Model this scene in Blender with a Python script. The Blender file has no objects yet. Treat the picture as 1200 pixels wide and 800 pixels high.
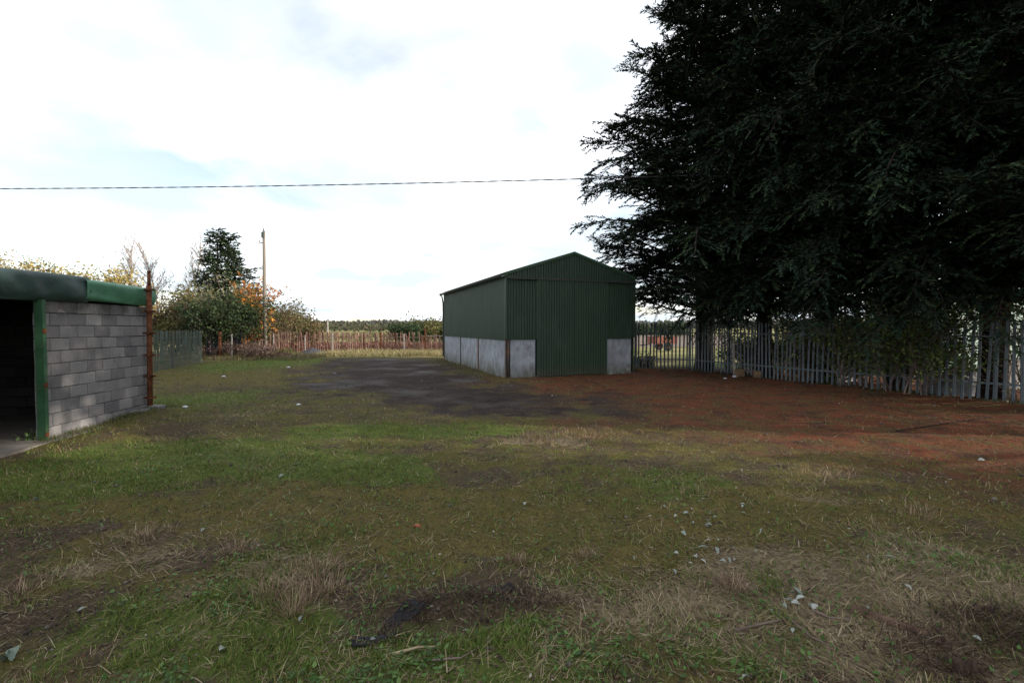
import bpy, math, random
import numpy as np
from mathutils import Vector, Matrix
R = math.radians
scn = bpy.context.scene
COL = scn.collection
random.seed(7)
RNG = np.random.default_rng(11)

# ------------------------------------------------------------------ camera, world, sun, exposure
FPX, HORIZ, CAMZ = 560.0, 384.0, 1.8
TILT = math.atan((400 - HORIZ) / FPX)
cam = bpy.data.cameras.new('camera')
cam.sensor_width = 36.0
cam.lens = FPX / 1200 * 36
cam.clip_start = 0.05
cam.clip_end = 8000
camo = bpy.data.objects.new('camera', cam)
camo.location = (0, 0, CAMZ)
camo.rotation_euler = (math.pi / 2 - TILT, 0, 0)
COL.objects.link(camo)
scn.camera = camo

SUN_EL = R(18.5)
SUN_H = Vector((0.995, -0.10, 0)).normalized()          # horizontal direction towards the sun
SUN_AZ = math.atan2(SUN_H.x, SUN_H.y)                  # clockwise from +Y
world = bpy.data.worlds.new('World')
scn.world = world
world.use_nodes = True
nt = world.node_tree
nt.nodes.clear()
def wn(t, **k):
    n = nt.nodes.new(t)
    for a, b in k.items():
        setattr(n, a, b)
    return n
wout = wn('ShaderNodeOutputWorld')
sky = wn('ShaderNodeTexSky')
sky.sky_type = 'NISHITA'
sky.sun_disc = False
sky.sun_elevation = SUN_EL
sky.sun_rotation = SUN_AZ
sky.air_density = 1.0
sky.dust_density = 0.6
bg1 = wn('ShaderNodeBackground'); bg1.inputs[1].default_value = 0.15
bg2 = wn('ShaderNodeBackground'); bg2.inputs[0].default_value = (1.0, 1.0, 1.0, 1); bg2.inputs[1].default_value = 1.35
bg3 = wn('ShaderNodeBackground'); bg3.inputs[0].default_value = (0.82, 0.91, 0.99, 1); bg3.inputs[1].default_value = 0.75
mix1 = wn('ShaderNodeMixShader'); mix2 = wn('ShaderNodeMixShader')
tc = wn('ShaderNodeTexCoord')
sep = wn('ShaderNodeSeparateXYZ')
zadd = wn('ShaderNodeMath', operation='ADD'); zadd.inputs[1].default_value = 0.16
zmax = wn('ShaderNodeMath', operation='MAXIMUM'); zmax.inputs[1].default_value = 0.08
dx = wn('ShaderNodeMath', operation='DIVIDE'); dy = wn('ShaderNodeMath', operation='DIVIDE')
comb = wn('ShaderNodeCombineXYZ')
L = nt.links.new
L(tc.outputs['Generated'], sep.inputs[0])
L(sep.outputs[2], zadd.inputs[0]); L(zadd.outputs[0], zmax.inputs[0])
L(sep.outputs[0], dx.inputs[0]); L(zmax.outputs[0], dx.inputs[1])
L(sep.outputs[1], dy.inputs[0]); L(zmax.outputs[0], dy.inputs[1])
L(dx.outputs[0], comb.inputs[0]); L(dy.outputs[0], comb.inputs[1])
nz = wn('ShaderNodeTexNoise'); nz.inputs['Scale'].default_value = 0.75; nz.inputs['Detail'].default_value = 7; nz.inputs['Roughness'].default_value = 0.52; nz.inputs['Distortion'].default_value = 0.3
nz2 = wn('ShaderNodeTexNoise'); nz2.inputs['Scale'].default_value = 1.1; nz2.inputs['Detail'].default_value = 6; nz2.inputs['Roughness'].default_value = 0.5
mp2 = wn('ShaderNodeMapping'); mp2.inputs['Location'].default_value = (7.3, 2.2, 1.0)
L(comb.outputs[0], nz.inputs['Vector']); L(comb.outputs[0], mp2.inputs[0]); L(mp2.outputs[0], nz2.inputs['Vector'])
rp = wn('ShaderNodeValToRGB'); rp.color_ramp.elements[0].position = 0.39; rp.color_ramp.elements[1].position = 0.61
rp.color_ramp.elements[0].color = (0.20, 0.20, 0.20, 1)
rp2 = wn('ShaderNodeValToRGB'); rp2.color_ramp.elements[0].position = 0.42; rp2.color_ramp.elements[1].position = 0.62
L(nz.outputs[0], rp.inputs[0]); L(nz2.outputs[0], rp2.inputs[0])
L(sky.outputs[0], bg1.inputs[0])
L(rp.outputs[0], mix1.inputs[0]); L(bg1.outputs[0], mix1.inputs[1]); L(bg2.outputs[0], mix1.inputs[2])
L(rp2.outputs[0], mix2.inputs[0]); L(mix1.outputs[0], mix2.inputs[1]); L(bg3.outputs[0], mix2.inputs[2])
L(mix2.outputs[0], wout.inputs[0])

sun = bpy.data.lights.new('sun', 'SUN')
sun.energy = 4.6
sun.angle = R(0.55)
sun.color = (1.0, 0.90, 0.76)
suno = bpy.data.objects.new('sun', sun)
sd = SUN_H * math.cos(SUN_EL) + Vector((0, 0, math.sin(SUN_EL)))
suno.rotation_euler = sd.to_track_quat('Z', 'Y').to_euler()
suno.location = (20, -20, 30)
COL.objects.link(suno)

scn.view_settings.view_transform = 'Standard'
scn.view_settings.look = 'None'
scn.view_settings.exposure = 0.55
scn.view_settings.gamma = 1.0
scn.view_settings.use_curve_mapping = False
scn.cycles.max_bounces = 6
scn.cycles.transparent_max_bounces = 8

# ------------------------------------------------------------------ measuring helpers (photo pixel -> place in the yard)
_F = Vector((0, math.cos(TILT), -math.sin(TILT)))
_U = Vector((0, math.sin(TILT), math.cos(TILT)))
def ray(px, py):
    return _F + Vector((1, 0, 0)) * ((px - 600) / FPX) + _U * ((400 - py) / FPX)
def at(px, py, Y):
    d = ray(px, py)
    return Vector((0, 0, CAMZ)) + d * (Y / d.y)
def G(px, py, z=0.0):
    d = ray(px, py)
    return Vector((0, 0, CAMZ)) + d * ((z - CAMZ) / d.z)

# ------------------------------------------------------------------ numpy noise
def _hash(ix, iy, s):
    n = (ix.astype(np.int64) * 374761393 + iy.astype(np.int64) * 668265263 + s * 974711) & 0x7fffffff
    n = ((n ^ (n >> 13)) * 1274126177) & 0x7fffffff
    n = n ^ (n >> 16)
    return (n & 0xffff) / 65535.0
def vnoise(x, y, s=0):
    ix = np.floor(x); iy = np.floor(y)
    fx = x - ix; fy = y - iy
    fx = fx * fx * (3 - 2 * fx); fy = fy * fy * (3 - 2 * fy)
    a = _hash(ix, iy, s); b = _hash(ix + 1, iy, s); c = _hash(ix, iy + 1, s); d = _hash(ix + 1, iy + 1, s)
    return (a * (1 - fx) + b * fx) * (1 - fy) + (c * (1 - fx) + d * fx) * fy
def fbm(x, y, s=0, o=4):
    t = 0; a = 0.5; n = 0
    for i in range(o):
        t = t + a * vnoise(x, y, s + i * 17); n += a
        x = x * 2.03 + 5.1; y = y * 2.03 + 1.7; a *= 0.55
    return t / n

# ------------------------------------------------------------------ mesh helpers
def mesh_from(name, verts, faces):
    m = bpy.data.meshes.new(name)
    m.from_pydata([tuple(v) for v in verts], [], faces)
    m.update()
    return m
def mesh_np(name, verts, quads=None, tris=None, smooth=False):
    """bulk mesh from numpy arrays"""
    m = bpy.data.meshes.new(name)
    verts = np.asarray(verts, dtype=np.float32)
    m.vertices.add(len(verts)); m.vertices.foreach_set('co', verts.ravel())
    loops = []; starts = []; totals = []; n = 0
    if quads is not None and len(quads):
        q = np.asarray(quads, dtype=np.int32)
        loops.append(q.ravel()); starts.append(n + 4 * np.arange(len(q))); totals.append(np.full(len(q), 4)); n += 4 * len(q)
    if tris is not None and len(tris):
        t = np.asarray(tris, dtype=np.int32)
        loops.append(t.ravel()); starts.append(n + 3 * np.arange(len(t))); totals.append(np.full(len(t), 3)); n += 3 * len(t)
    lp = np.concatenate(loops).astype(np.int32); st = np.concatenate(starts).astype(np.int32); to = np.concatenate(totals).astype(np.int32)
    m.loops.add(len(lp)); m.loops.foreach_set('vertex_index', lp)
    m.polygons.add(len(st)); m.polygons.foreach_set('loop_start', st); m.polygons.foreach_set('loop_total', to)
    if smooth:
        m.polygons.foreach_set('use_smooth', np.ones(len(st), dtype=bool))
    m.update(calc_edges=True)
    m.validate()
    return m
def set_col(m, name, rgb):
    a = m.color_attributes.new(name, 'FLOAT_COLOR', 'POINT')
    rgb = np.asarray(rgb, dtype=np.float32)
    if rgb.shape[1] == 3:
        rgb = np.concatenate([rgb, np.ones((len(rgb), 1), np.float32)], 1)
    a.data.foreach_set('color', rgb.ravel())
class MB:
    def __init__(s):
        s.v = []; s.f = []
    def face(s, pts):
        n = len(s.v); s.v += [tuple(p) for p in pts]; s.f.append(tuple(range(n, n + len(pts))))
    def hexa(s, p):       # 8 corners: 4 bottom, 4 top
        n = len(s.v); s.v += [tuple(q) for q in p]
        for f in ((3, 2, 1, 0), (4, 5, 6, 7), (0, 1, 5, 4), (1, 2, 6, 5), (2, 3, 7, 6), (3, 0, 4, 7)):
            s.f.append(tuple(n + i for i in f))
    def box(s, c, sx, sy, sz, ux=Vector((1, 0, 0)), uy=Vector((0, 1, 0)), uz=Vector((0, 0, 1))):
        c = Vector(c); a = ux * sx / 2; b = uy * sy / 2; d = uz * sz / 2
        s.hexa([c - a - b - d, c + a - b - d, c + a + b - d, c - a + b - d, c - a - b + d, c + a - b + d, c + a + b + d, c - a + b + d])
    def tube(s, pts, rad, n=6, cap=True):
        pts = [Vector(p) for p in pts]
        if not isinstance(rad, (list, tuple)):
            rad = [rad] * len(pts)
        base = len(s.v); up = Vector((0.31, 0.17, 0.93))
        for i, p in enumerate(pts):
            d = (pts[min(i + 1, len(pts) - 1)] - pts[max(i - 1, 0)]).normalized()
            a = d.cross(up)
            if a.length < 1e-3:
                a = d.cross(Vector((1, 0, 0)))
            a.normalize(); b = d.cross(a)
            for k in range(n):
                t = 2 * math.pi * k / n
                s.v.append(tuple(p + (a * math.cos(t) + b * math.sin(t)) * rad[i]))
        for i in range(len(pts) - 1):
            for k in range(n):
                k2 = (k + 1) % n
                s.f.append((base + i * n + k, base + i * n + k2, base + (i + 1) * n + k2, base + (i + 1) * n + k))
        if cap:
            s.f.append(tuple(base + k for k in range(n))[::-1])
            s.f.append(tuple(base + (len(pts) - 1) * n + k for k in range(n)))
    def build(s, name, m, parent=None, smooth=False, loc=None):
        me = mesh_from(name, s.v, s.f)
        if smooth:
            for p in me.polygons: p.use_smooth = True
        return link(name, me, m, parent, loc)
def link(name, me, m, parent=None, loc=None):
    if m is not None and not me.materials:
        me.materials.append(m)
    o = bpy.data.objects.new(name, me)
    COL.objects.link(o)
    if parent is not None:
        o.parent = parent
    if loc is not None:
        o.location = loc
    return o
def tag(o, label=None, cat=None, group=None, kind=None):
    if label: o['label'] = label
    if cat: o['category'] = cat
    if group: o['group'] = group
    if kind: o['kind'] = kind
    return o
def empty(name, loc=(0, 0, 0), rz=0):
    o = bpy.data.objects.new(name, None)
    o.empty_display_size = 0.3
    o.location = loc; o.rotation_euler = (0, 0, rz)
    COL.objects.link(o)
    return o
def copy_tree(o, parent=None):
    c = o.copy(); COL.objects.link(c)
    if parent is not None: c.parent = parent
    for ch in list(o.children):
        copy_tree(ch, c)
    return c

# ------------------------------------------------------------------ materials
class NT:
    def __init__(s, name):
        s.m = bpy.data.materials.new(name); s.m.use_nodes = True
        s.t = s.m.node_tree; s.b = s.t.nodes['Principled BSDF']
        s.L = s.t.links.new
    def n(s, t, **k):
        x = s.t.nodes.new(t)
        for a, b in k.items(): setattr(x, a, b)
        return x
    def noise(s, scale, detail=4, rough=0.55, vec=None, out=0, dist=0):
        x = s.n('ShaderNodeTexNoise'); x.inputs['Scale'].default_value = scale; x.inputs['Detail'].default_value = detail
        x.inputs['Roughness'].default_value = rough; x.inputs['Distortion'].default_value = dist
        if vec is not None: s.L(vec, x.inputs['Vector'])
        return x.outputs[out]
    def ramp(s, fac, stops):
        x = s.n('ShaderNodeValToRGB'); e = x.color_ramp.elements
        while len(e) < len(stops): e.new(0.5)
        for i, (p, c) in enumerate(stops):
            e[i].position = p; e[i].color = (c, c, c, 1) if isinstance(c, (int, float)) else (*c, 1)
        s.L(fac, x.inputs[0]); return x.outputs[0]
    def mix(s, fac, a, b, mode='MIX'):
        x = s.n('ShaderNodeMix', data_type='RGBA', blend_type=mode)
        for v, i in ((fac, 0), (a, 6), (b, 7)):
            if hasattr(v, 'is_linked') or isinstance(v, bpy.types.NodeSocket): s.L(v, x.inputs[i])
            elif i == 0: x.inputs[0].default_value = v
            else: x.inputs[i].default_value = (*v, 1) if len(v) == 3 else v
        return x.outputs[2]
    def math(s, op, a, b=None, clamp=False):
        x = s.n('ShaderNodeMath', operation=op); x.use_clamp = clamp
        for i, v in enumerate((a, b)):
            if v is None: continue
            if isinstance(v, (int, float)): x.inputs[i].default_value = v
            else: s.L(v, x.inputs[i])
        return x.outputs[0]
    def pos(s):
        return s.n('ShaderNodeNewGeometry').outputs['Position']
    def obj(s):
        return s.n('ShaderNodeTexCoord').outputs['Object']
    def rand(s):
        return s.n('ShaderNodeObjectInfo').outputs['Random']
    def scale(s, vec, sc):
        x = s.n('ShaderNodeMapping'); x.inputs['Scale'].default_value = sc; s.L(vec, x.inputs[0]); return x.outputs[0]
    def bump(s, h, st=0.5, dist=0.01):
        x = s.n('ShaderNodeBump'); x.inputs['Strength'].default_value = st; x.inputs['Distance'].default_value = dist
        s.L(h, x.inputs['Height']); s.L(x.outputs[0], s.b.inputs['Normal'])
    def fin(s, col, rough=0.8, spec=0.3, metal=0.0):
        if isinstance(col, tuple): s.b.inputs['Base Color'].default_value = (*col, 1)
        else: s.L(col, s.b.inputs['Base Color'])
        if isinstance(rough, (int, float)): s.b.inputs['Roughness'].default_value = rough
        else: s.L(rough, s.b.inputs['Roughness'])
        s.b.inputs['Specular IOR Level'].default_value = spec
        s.b.inputs['Metallic'].default_value = metal
        return s.m
def weathered(name, c1, c2, scale=3.0, rough=0.8, spec=0.3, bumpd=0.004, c3=None, lo=0.4, hi=0.62, stretch=None, metal=0.0):
    a = NT(name); v = a.pos()
    if stretch: v = a.scale(v, stretch)
    n = a.noise(scale, 6, 0.6, v)
    c = a.mix(a.ramp(n, [(lo, 0.0), (hi, 1.0)]), c1, c2)
    if c3 is not None:
        n3 = a.noise(scale * 2.7, 5, 0.65, v)
        c = a.mix(a.ramp(n3, [(0.56, 0.0), (0.68, 1.0)]), c, c3)
    a.bump(a.noise(scale * 9, 4, 0.6, v), 0.6, bumpd)
    return a.fin(c, rough, spec, metal)
def tinted(name, rough=0.7, spec=0.2, trans=0.0):
    a = NT(name)
    at_ = a.n('ShaderNodeAttribute'); at_.attribute_name = 'tint'
    m = a.fin(at_.outputs['Color'], rough, spec)
    if trans > 0:
        tr = a.n('ShaderNodeBsdfTranslucent'); a.L(at_.outputs['Color'], tr.inputs[0])
        mx = a.n('ShaderNodeMixShader'); mx.inputs[0].default_value = trans
        a.L(a.b.outputs[0], mx.inputs[1]); a.L(tr.outputs[0], mx.inputs[2])
        a.L(mx.outputs[0], a.t.nodes['Material Output'].inputs[0])
    return m
M_leaf = tinted('leaf_tint', 0.6, 0.25, 0.3)
M_blade = tinted('grass_tint', 0.7, 0.15, 0.2)
M_conifer = tinted('conifer_tint', 0.75, 0.15, 0.0)
M_bark = weathered('bark', (0.018, 0.014, 0.012), (0.04, 0.031, 0.026), 9, 0.9, 0.1, 0.02, stretch=(1, 1, 0.25))
M_twig = weathered('twig_bark', (0.12, 0.085, 0.07), (0.2, 0.15, 0.13), 6, 0.9, 0.1, 0.003)
M_birch = weathered('birch_bark', (0.30, 0.24, 0.22), (0.42, 0.36, 0.33), 5, 0.8, 0.2, 0.003)
def painted_green(name, base, dark, rough):
    a = NT(name); v = a.pos()
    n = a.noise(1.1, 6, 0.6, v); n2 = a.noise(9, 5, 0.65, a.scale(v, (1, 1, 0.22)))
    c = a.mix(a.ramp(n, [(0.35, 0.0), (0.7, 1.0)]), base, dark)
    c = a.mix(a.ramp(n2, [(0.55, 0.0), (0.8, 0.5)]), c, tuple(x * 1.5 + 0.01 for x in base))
    sx = a.n('ShaderNodeSeparateXYZ'); a.L(v, sx.inputs[0])
    low = a.ramp(sx.outputs[2], [(0.0, 1.0), (0.45, 0.0)])
    lw = a.math('MULTIPLY', low, a.noise(5, 5, 0.6, v))
    c = a.mix(lw, c, (0.09, 0.075, 0.05))
    wear = a.noise(2.3, 7, 0.72, a.scale(v, (1.0, 1.0, 0.45)))
    c = a.mix(a.ramp(wear, [(0.56, 0.0), (0.72, 0.5)]), c, (0.075, 0.098, 0.078))
    c = a.mix(a.ramp(wear, [(0.30, 0.5), (0.42, 0.0)]), c, (0.018, 0.028, 0.019))
    a.bump(n, 0.15, 0.02)
    return a.fin(c, rough, 0.4)
M_barn = painted_green('barn_green', (0.030, 0.053, 0.032), (0.024, 0.042, 0.027), 0.5)
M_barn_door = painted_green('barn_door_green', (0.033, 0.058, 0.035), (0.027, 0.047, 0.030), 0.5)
M_roof = painted_green('barn_roof_green', (0.028, 0.07, 0.032), (0.02, 0.05, 0.024), 0.5)
M_dark = weathered('dark_steel', (0.02, 0.03, 0.022), (0.035, 0.035, 0.03), 6, 0.6, 0.4)
def concrete(name, a1, a2, stain):
    a = NT(name); v = a.pos()
    n = a.noise(1.6, 6, 0.62, v); n2 = a.noise(4.5, 6, 0.7, a.scale(v, (1, 1, 0.5))); n3 = a.noise(30, 4, 0.6, v)
    c = a.mix(a.ramp(n, [(0.35, 0.0), (0.65, 1.0)]), a1, a2)
    c = a.mix(a.ramp(n2, [(0.46, 0.0), (0.62, 0.85)]), c, stain)
    c = a.mix(a.ramp(a.noise(2.2, 7, 0.7, a.scale(v, (2.5, 2.5, 0.35))), [(0.55, 0.0), (0.7, 0.7)]), c, (0.17, 0.15, 0.12))
    sx = a.n('ShaderNodeSeparateXYZ'); a.L(v, sx.inputs[0])
    low = a.math('MULTIPLY', a.ramp(sx.outputs[2], [(0.02, 1.0), (0.55, 0.0)]), a.ramp(n2, [(0.3, 0.35), (0.55, 1.0)]))
    c = a.mix(low, c, (0.10, 0.10, 0.07))
    c = a.mix(a.ramp(n3, [(0.3, 0.25), (0.55, 0.0)]), c, (0.12, 0.12, 0.12))
    a.bump(n3, 0.5, 0.004)
    return a.fin(c, 0.85, 0.25)
M_conc = concrete('cast_concrete', (0.36, 0.38, 0.42), (0.26, 0.28, 0.31), (0.19, 0.19, 0.20))
M_rust = weathered('rusty_steel', (0.10, 0.035, 0.018), (0.17, 0.065, 0.03), 14, 0.85, 0.2, 0.003, c3=(0.05, 0.02, 0.014))
M_rustgrey = weathered('rust_streaked_steel', (0.06, 0.05, 0.045), (0.16, 0.075, 0.035), 5, 0.8, 0.3, 0.003, lo=0.45, hi=0.6, stretch=(1, 1, 0.4))
M_galv = weathered('galvanised_steel', (0.10, 0.122, 0.135), (0.14, 0.162, 0.175), 6, 0.55, 0.4, 0.002, c3=(0.12, 0.14, 0.15), stretch=(1, 1, 0.3), metal=0.25)
M_galvold = weathered('mossy_grey_steel', (0.10, 0.12, 0.105), (0.07, 0.095, 0.07), 4, 0.75, 0.3, 0.002, c3=(0.18, 0.12, 0.09), stretch=(1, 1, 0.4))
def pale_rust():
    a = NT('pink_rusted_pale'); v = a.pos()
    n = a.noise(4, 5, 0.6, a.scale(v, (1, 1, 0.5)))
    c = a.mix(a.rand(), (0.22, 0.12, 0.10), (0.12, 0.055, 0.045))
    c = a.mix(a.ramp(n, [(0.45, 0.0), (0.65, 0.8)]), c, (0.30, 0.20, 0.17))
    return a.fin(c, 0.8, 0.25)
M_palerust = pale_rust()
M_whitepaint = weathered('flaking_white_paint', (0.40, 0.38, 0.35), (0.27, 0.23, 0.21), 7, 0.7, 0.3, 0.002)
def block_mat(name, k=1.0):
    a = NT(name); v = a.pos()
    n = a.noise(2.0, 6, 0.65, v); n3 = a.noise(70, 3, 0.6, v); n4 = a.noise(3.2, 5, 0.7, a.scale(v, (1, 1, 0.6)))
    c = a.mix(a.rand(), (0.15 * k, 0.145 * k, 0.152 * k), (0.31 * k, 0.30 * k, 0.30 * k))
    c = a.mix(a.ramp(n, [(0.42, 0.0), (0.7, 0.6)]), c, (0.30 * k, 0.28 * k, 0.27 * k))
    c = a.mix(a.ramp(n4, [(0.55, 0.0), (0.75, 0.6)]), c, (0.10 * k, 0.10 * k, 0.11 * k))
    sx = a.n('ShaderNodeSeparateXYZ'); a.L(v, sx.inputs[0])
    top = a.math('MULTIPLY', a.ramp(a.math('MULTIPLY', sx.outputs[2], 0.4), [(0.76, 0.0), (0.86, 1.0)]), a.ramp(n4, [(0.35, 0.0), (0.6, 0.8)]))
    c = a.mix(top, c, (0.07 * k, 0.065 * k, 0.055 * k))
    c = a.mix(a.ramp(n3, [(0.32, 0.5), (0.5, 0.0)]), c, (0.07 * k, 0.07 * k, 0.075 * k))
    a.bump(n3, 0.9, 0.006)
    return a.fin(c, 0.92, 0.15)
M_block = block_mat('concrete_block')
M_blockin = block_mat('shade_painted_block', 0.16)  # same block colour darkened: the shade inside the shed is painted in
M_mortar = weathered('mortar', (0.12, 0.115, 0.11), (0.17, 0.165, 0.155), 8, 0.95, 0.1)
M_slab = weathered('dusty_floor_slab', (0.13, 0.115, 0.10), (0.19, 0.17, 0.15), 2.2, 0.9, 0.2, 0.004)
M_dim = weathered('shade_painted_interior', (0.025, 0.025, 0.027), (0.04, 0.038, 0.036), 3, 0.9, 0.2)  # near-black colour carries the shade of the shed interior
M_fasc_dark = weathered('dark_green_sheet', (0.020, 0.046, 0.038), (0.032, 0.062, 0.054), 2.0, 0.5, 0.4, 0.006, c3=(0.05, 0.065, 0.06))
M_fasc_green = weathered('green_sheet', (0.065, 0.21, 0.12), (0.085, 0.25, 0.145), 2.5, 0.45, 0.5, 0.003, c3=(0.05, 0.14, 0.08))
M_postgreen = weathered('green_gloss_paint', (0.028, 0.085, 0.042), (0.04, 0.115, 0.055), 5, 0.45, 0.5, 0.002, c3=(0.09, 0.10, 0.05))
M_wood = weathered('weathered_pole_wood', (0.17, 0.145, 0.12), (0.25, 0.215, 0.175), 3, 0.85, 0.2, 0.004, stretch=(4, 4, 0.4))
M_cable = weathered('cable_black', (0.03, 0.03, 0.035), (0.06, 0.06, 0.065), 30, 0.6, 0.3)

# ------------------------------------------------------------------ ground zones
ZN = ('green', 'moss', 'straw', 'earth')
BLOBS = []   # (x, y, rx, ry, zone, w)
def blob(px, py, wpx, hpx, zone, w=1.0):
    c = G(px, py); l = G(px - wpx / 2, py); f = G(px, py - hpx / 2); n = G(px, py + hpx / 2)
    BLOBS.append((c.x, (f.y + n.y) / 2, abs(c.x - l.x), abs(f.y - n.y) / 2, zone, w))
for b in ((170, 548, 330, 66, 'green', 1.2), (270, 532, 210, 30, 'green', 1.0), (420, 552, 190, 40, 'green', 1.1), (420, 505, 200, 26, 'green', 0.7), (560, 505, 200, 26, 'green', 0.8),
          (230, 745, 380, 130, 'green', 1.0), (430, 770, 240, 90, 'green', 1.1), (560, 765, 260, 80, 'green', 1.0), (780, 570, 240, 50, 'green', 0.6), (330, 650, 260, 60, 'green', 0.5), (60, 560, 160, 60, 'green', 0.9),
          (920, 700, 130, 60, 'green', 0.9), (1100, 660, 150, 40, 'green', 0.7), (820, 760, 180, 60, 'green', 0.6), (640, 690, 180, 50, 'green', 0.3), (230, 470, 220, 40, 'green', 0.6), (290, 428, 160, 18, 'green', 0.9), (590, 448, 120, 14, 'green', 0.6),
          (520, 620, 420, 90, 'moss', 1.1), (180, 598, 360, 36, 'moss', 1.1), (700, 640, 300, 80, 'moss', 0.9), (900, 600, 360, 60, 'moss', 1.0), (380, 590, 300, 50, 'moss', 0.8), (640, 600, 260, 60, 'moss', 0.8), (230, 440, 200, 20, 'moss', 1.1),
          (520, 443, 140, 20, 'moss', 1.0), (1080, 600, 260, 40, 'moss', 0.9), (330, 447, 150, 20, 'moss', 0.8),
          (1050, 740, 420, 160, 'straw', 1.1), (340, 670, 170, 70, 'straw', 0.9), (900, 660, 200, 60, 'straw', 0.5), (1130, 660, 240, 80, 'straw', 0.8), (760, 720, 240, 100, 'straw', 0.6), (160, 650, 200, 60, 'straw', 0.5), (620, 700, 140, 60, 'straw', 0.5), (640, 517, 130, 12, 'straw', 0.9), (980, 590, 150, 20, 'straw', 0.7), (280, 490, 120, 30, 'straw', 0.4),
          (40, 630, 170, 60, 'earth', 1.1), (80, 720, 220, 80, 'earth', 0.7), (280, 542, 150, 16, 'earth', 0.9), (520, 708, 250, 54, 'earth', 1.05), (560, 560, 130, 24, 'earth', 0.7), (200, 500, 150, 30, 'earth', 0.5), (1120, 760, 170, 70, 'earth', 0.8), (290, 455, 120, 16, 'earth', 0.9), (760, 545, 80, 20, 'earth', 0.7), (880, 560, 160, 20, 'earth', 0.5)):
    blob(*b)
TRACK = [G(*p) for p in ((392, 419), (470, 417), (524, 424), (566, 440), (620, 456), (690, 457), (725, 464), (725, 480), (680, 492), (590, 490), (500, 480), (430, 474), (350, 464), (340, 446), (372, 428))]
TRX = np.array([p.x for p in TRACK]); TRY = np.array([p.y for p in TRACK])
def inside_dist(x, y, PX, PY):
    """signed distance to polygon: positive inside"""
    ins = np.zeros(x.shape, bool); d = np.full(x.shape, 1e9); n = len(PX)
    for i in range(n):
        x1, y1, x2, y2 = PX[i], PY[i], PX[(i + 1) % n], PY[(i + 1) % n]
        c = ((y1 > y) != (y2 > y)) & (x < (x2 - x1) * (y - y1) / (y2 - y1 + 1e-12) + x1)
        ins ^= c
        t = np.clip(((x - x1) * (x2 - x1) + (y - y1) * (y2 - y1)) / ((x2 - x1) ** 2 + (y2 - y1) ** 2), 0, 1)
        d = np.minimum(d, np.hypot(x - x1 - t * (x2 - x1), y - y1 - t * (y2 - y1)))
    return np.where(ins, d, -d)
def sstep(a, b, x):
    t = np.clip((x - a) / (b - a), 0, 1); return t * t * (3 - 2 * t)
FENCE_PX = [(744, 434), (805, 434.5), (850, 439), (955, 451), (1160, 472), (1200, 476)]
FENCE = [G(*p) for p in FENCE_PX]
fd = (FENCE[-1] - FENCE[0]).normalized()                                 # along the fence, towards the camera's right
fnrm = Vector((fd.y, -fd.x, 0)); fnrm = -fnrm if fnrm.dot(Vector((-1, -1, 0))) < 0 else fnrm   # towards the yard
_fal = [(p - FENCE[0]).dot(fd) for p in FENCE] + [60.0]
_fof = [(p - FENCE[0]).dot(fnrm) for p in FENCE] + [0.0]
def fence_dn(x, y):
    dn = (x - FENCE[0].x) * fnrm.x + (y - FENCE[0].y) * fnrm.y
    al = (x - FENCE[0].x) * fd.x + (y - FENCE[0].y) * fd.y
    return dn - np.interp(al, _fal, _fof), al
def zones(x, y):
    n1 = fbm(x * 0.9, y * 0.9, 3); n2 = fbm(x * 3.1, y * 3.1, 9); n3 = fbm(x * 0.35, y * 0.35, 5)
    w = {k: np.zeros(x.shape) for k in ZN}
    wx = x + (n1 - 0.5) * 1.2; wy = y + (n2 - 0.5) * 0.8
    for bx, by, rx, ry, z, k in BLOBS:
        w[z] += k * np.exp(-(((wx - bx) / rx) ** 2 + ((wy - by) / ry) ** 2) * 1.3)
    w['green'] += 0.55 * (n3 - 0.35) + 0.35 * (n2 - 0.5)
    w['moss'] += 0.8 * (n1 - 0.4)
    w['straw'] += 0.7 * (n2 - 0.45)
    w['earth'] += 0.8 * (fbm(x * 1.7, y * 1.7, 21) - 0.42)
    tr = inside_dist(wx, wy, TRX, TRY)
    asph = sstep(-1.3, 1.5, tr + (n2 - 0.5) * 1.6 + (fbm(x * 1.3, y * 1.3, 63) - 0.5) * 2.4 + (n1 - 0.5) * 2)
    asph = asph * (1 - 0.85 * sstep(0.53, 0.64, fbm(x * 0.8 + 3, y * 0.8, 77)) * sstep(2.6, 0.4, tr))
    # needles: strip in front of the tree row
    dn, al = fence_dn(x, y)                                              # distance from fence into the yard
    need = sstep(13.0, 4.5, dn + (n1 - 0.5) * 5.0 + (n3 - 0.5) * 3) * sstep(-5.0, 2.0, al + (n2 - 0.5) * 2)
    # beyond the fence / far fields
    fld = sstep(-4.0, -6.5, dn + (n2 - 0.5) * 2 - 3.4 * sstep(3.0, 1.0, al)) * (y > 4) * sstep(-1, 0.5, al + 2)
    far = sstep(27, 33, y + (n1 - 0.5) * 3)
    need = need * (1 - far)
    for k in ZN: w[k] = np.clip(w[k], 0, 1)
    return w, asph * (1 - far), need, np.maximum(fld, far), dn, al
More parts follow.
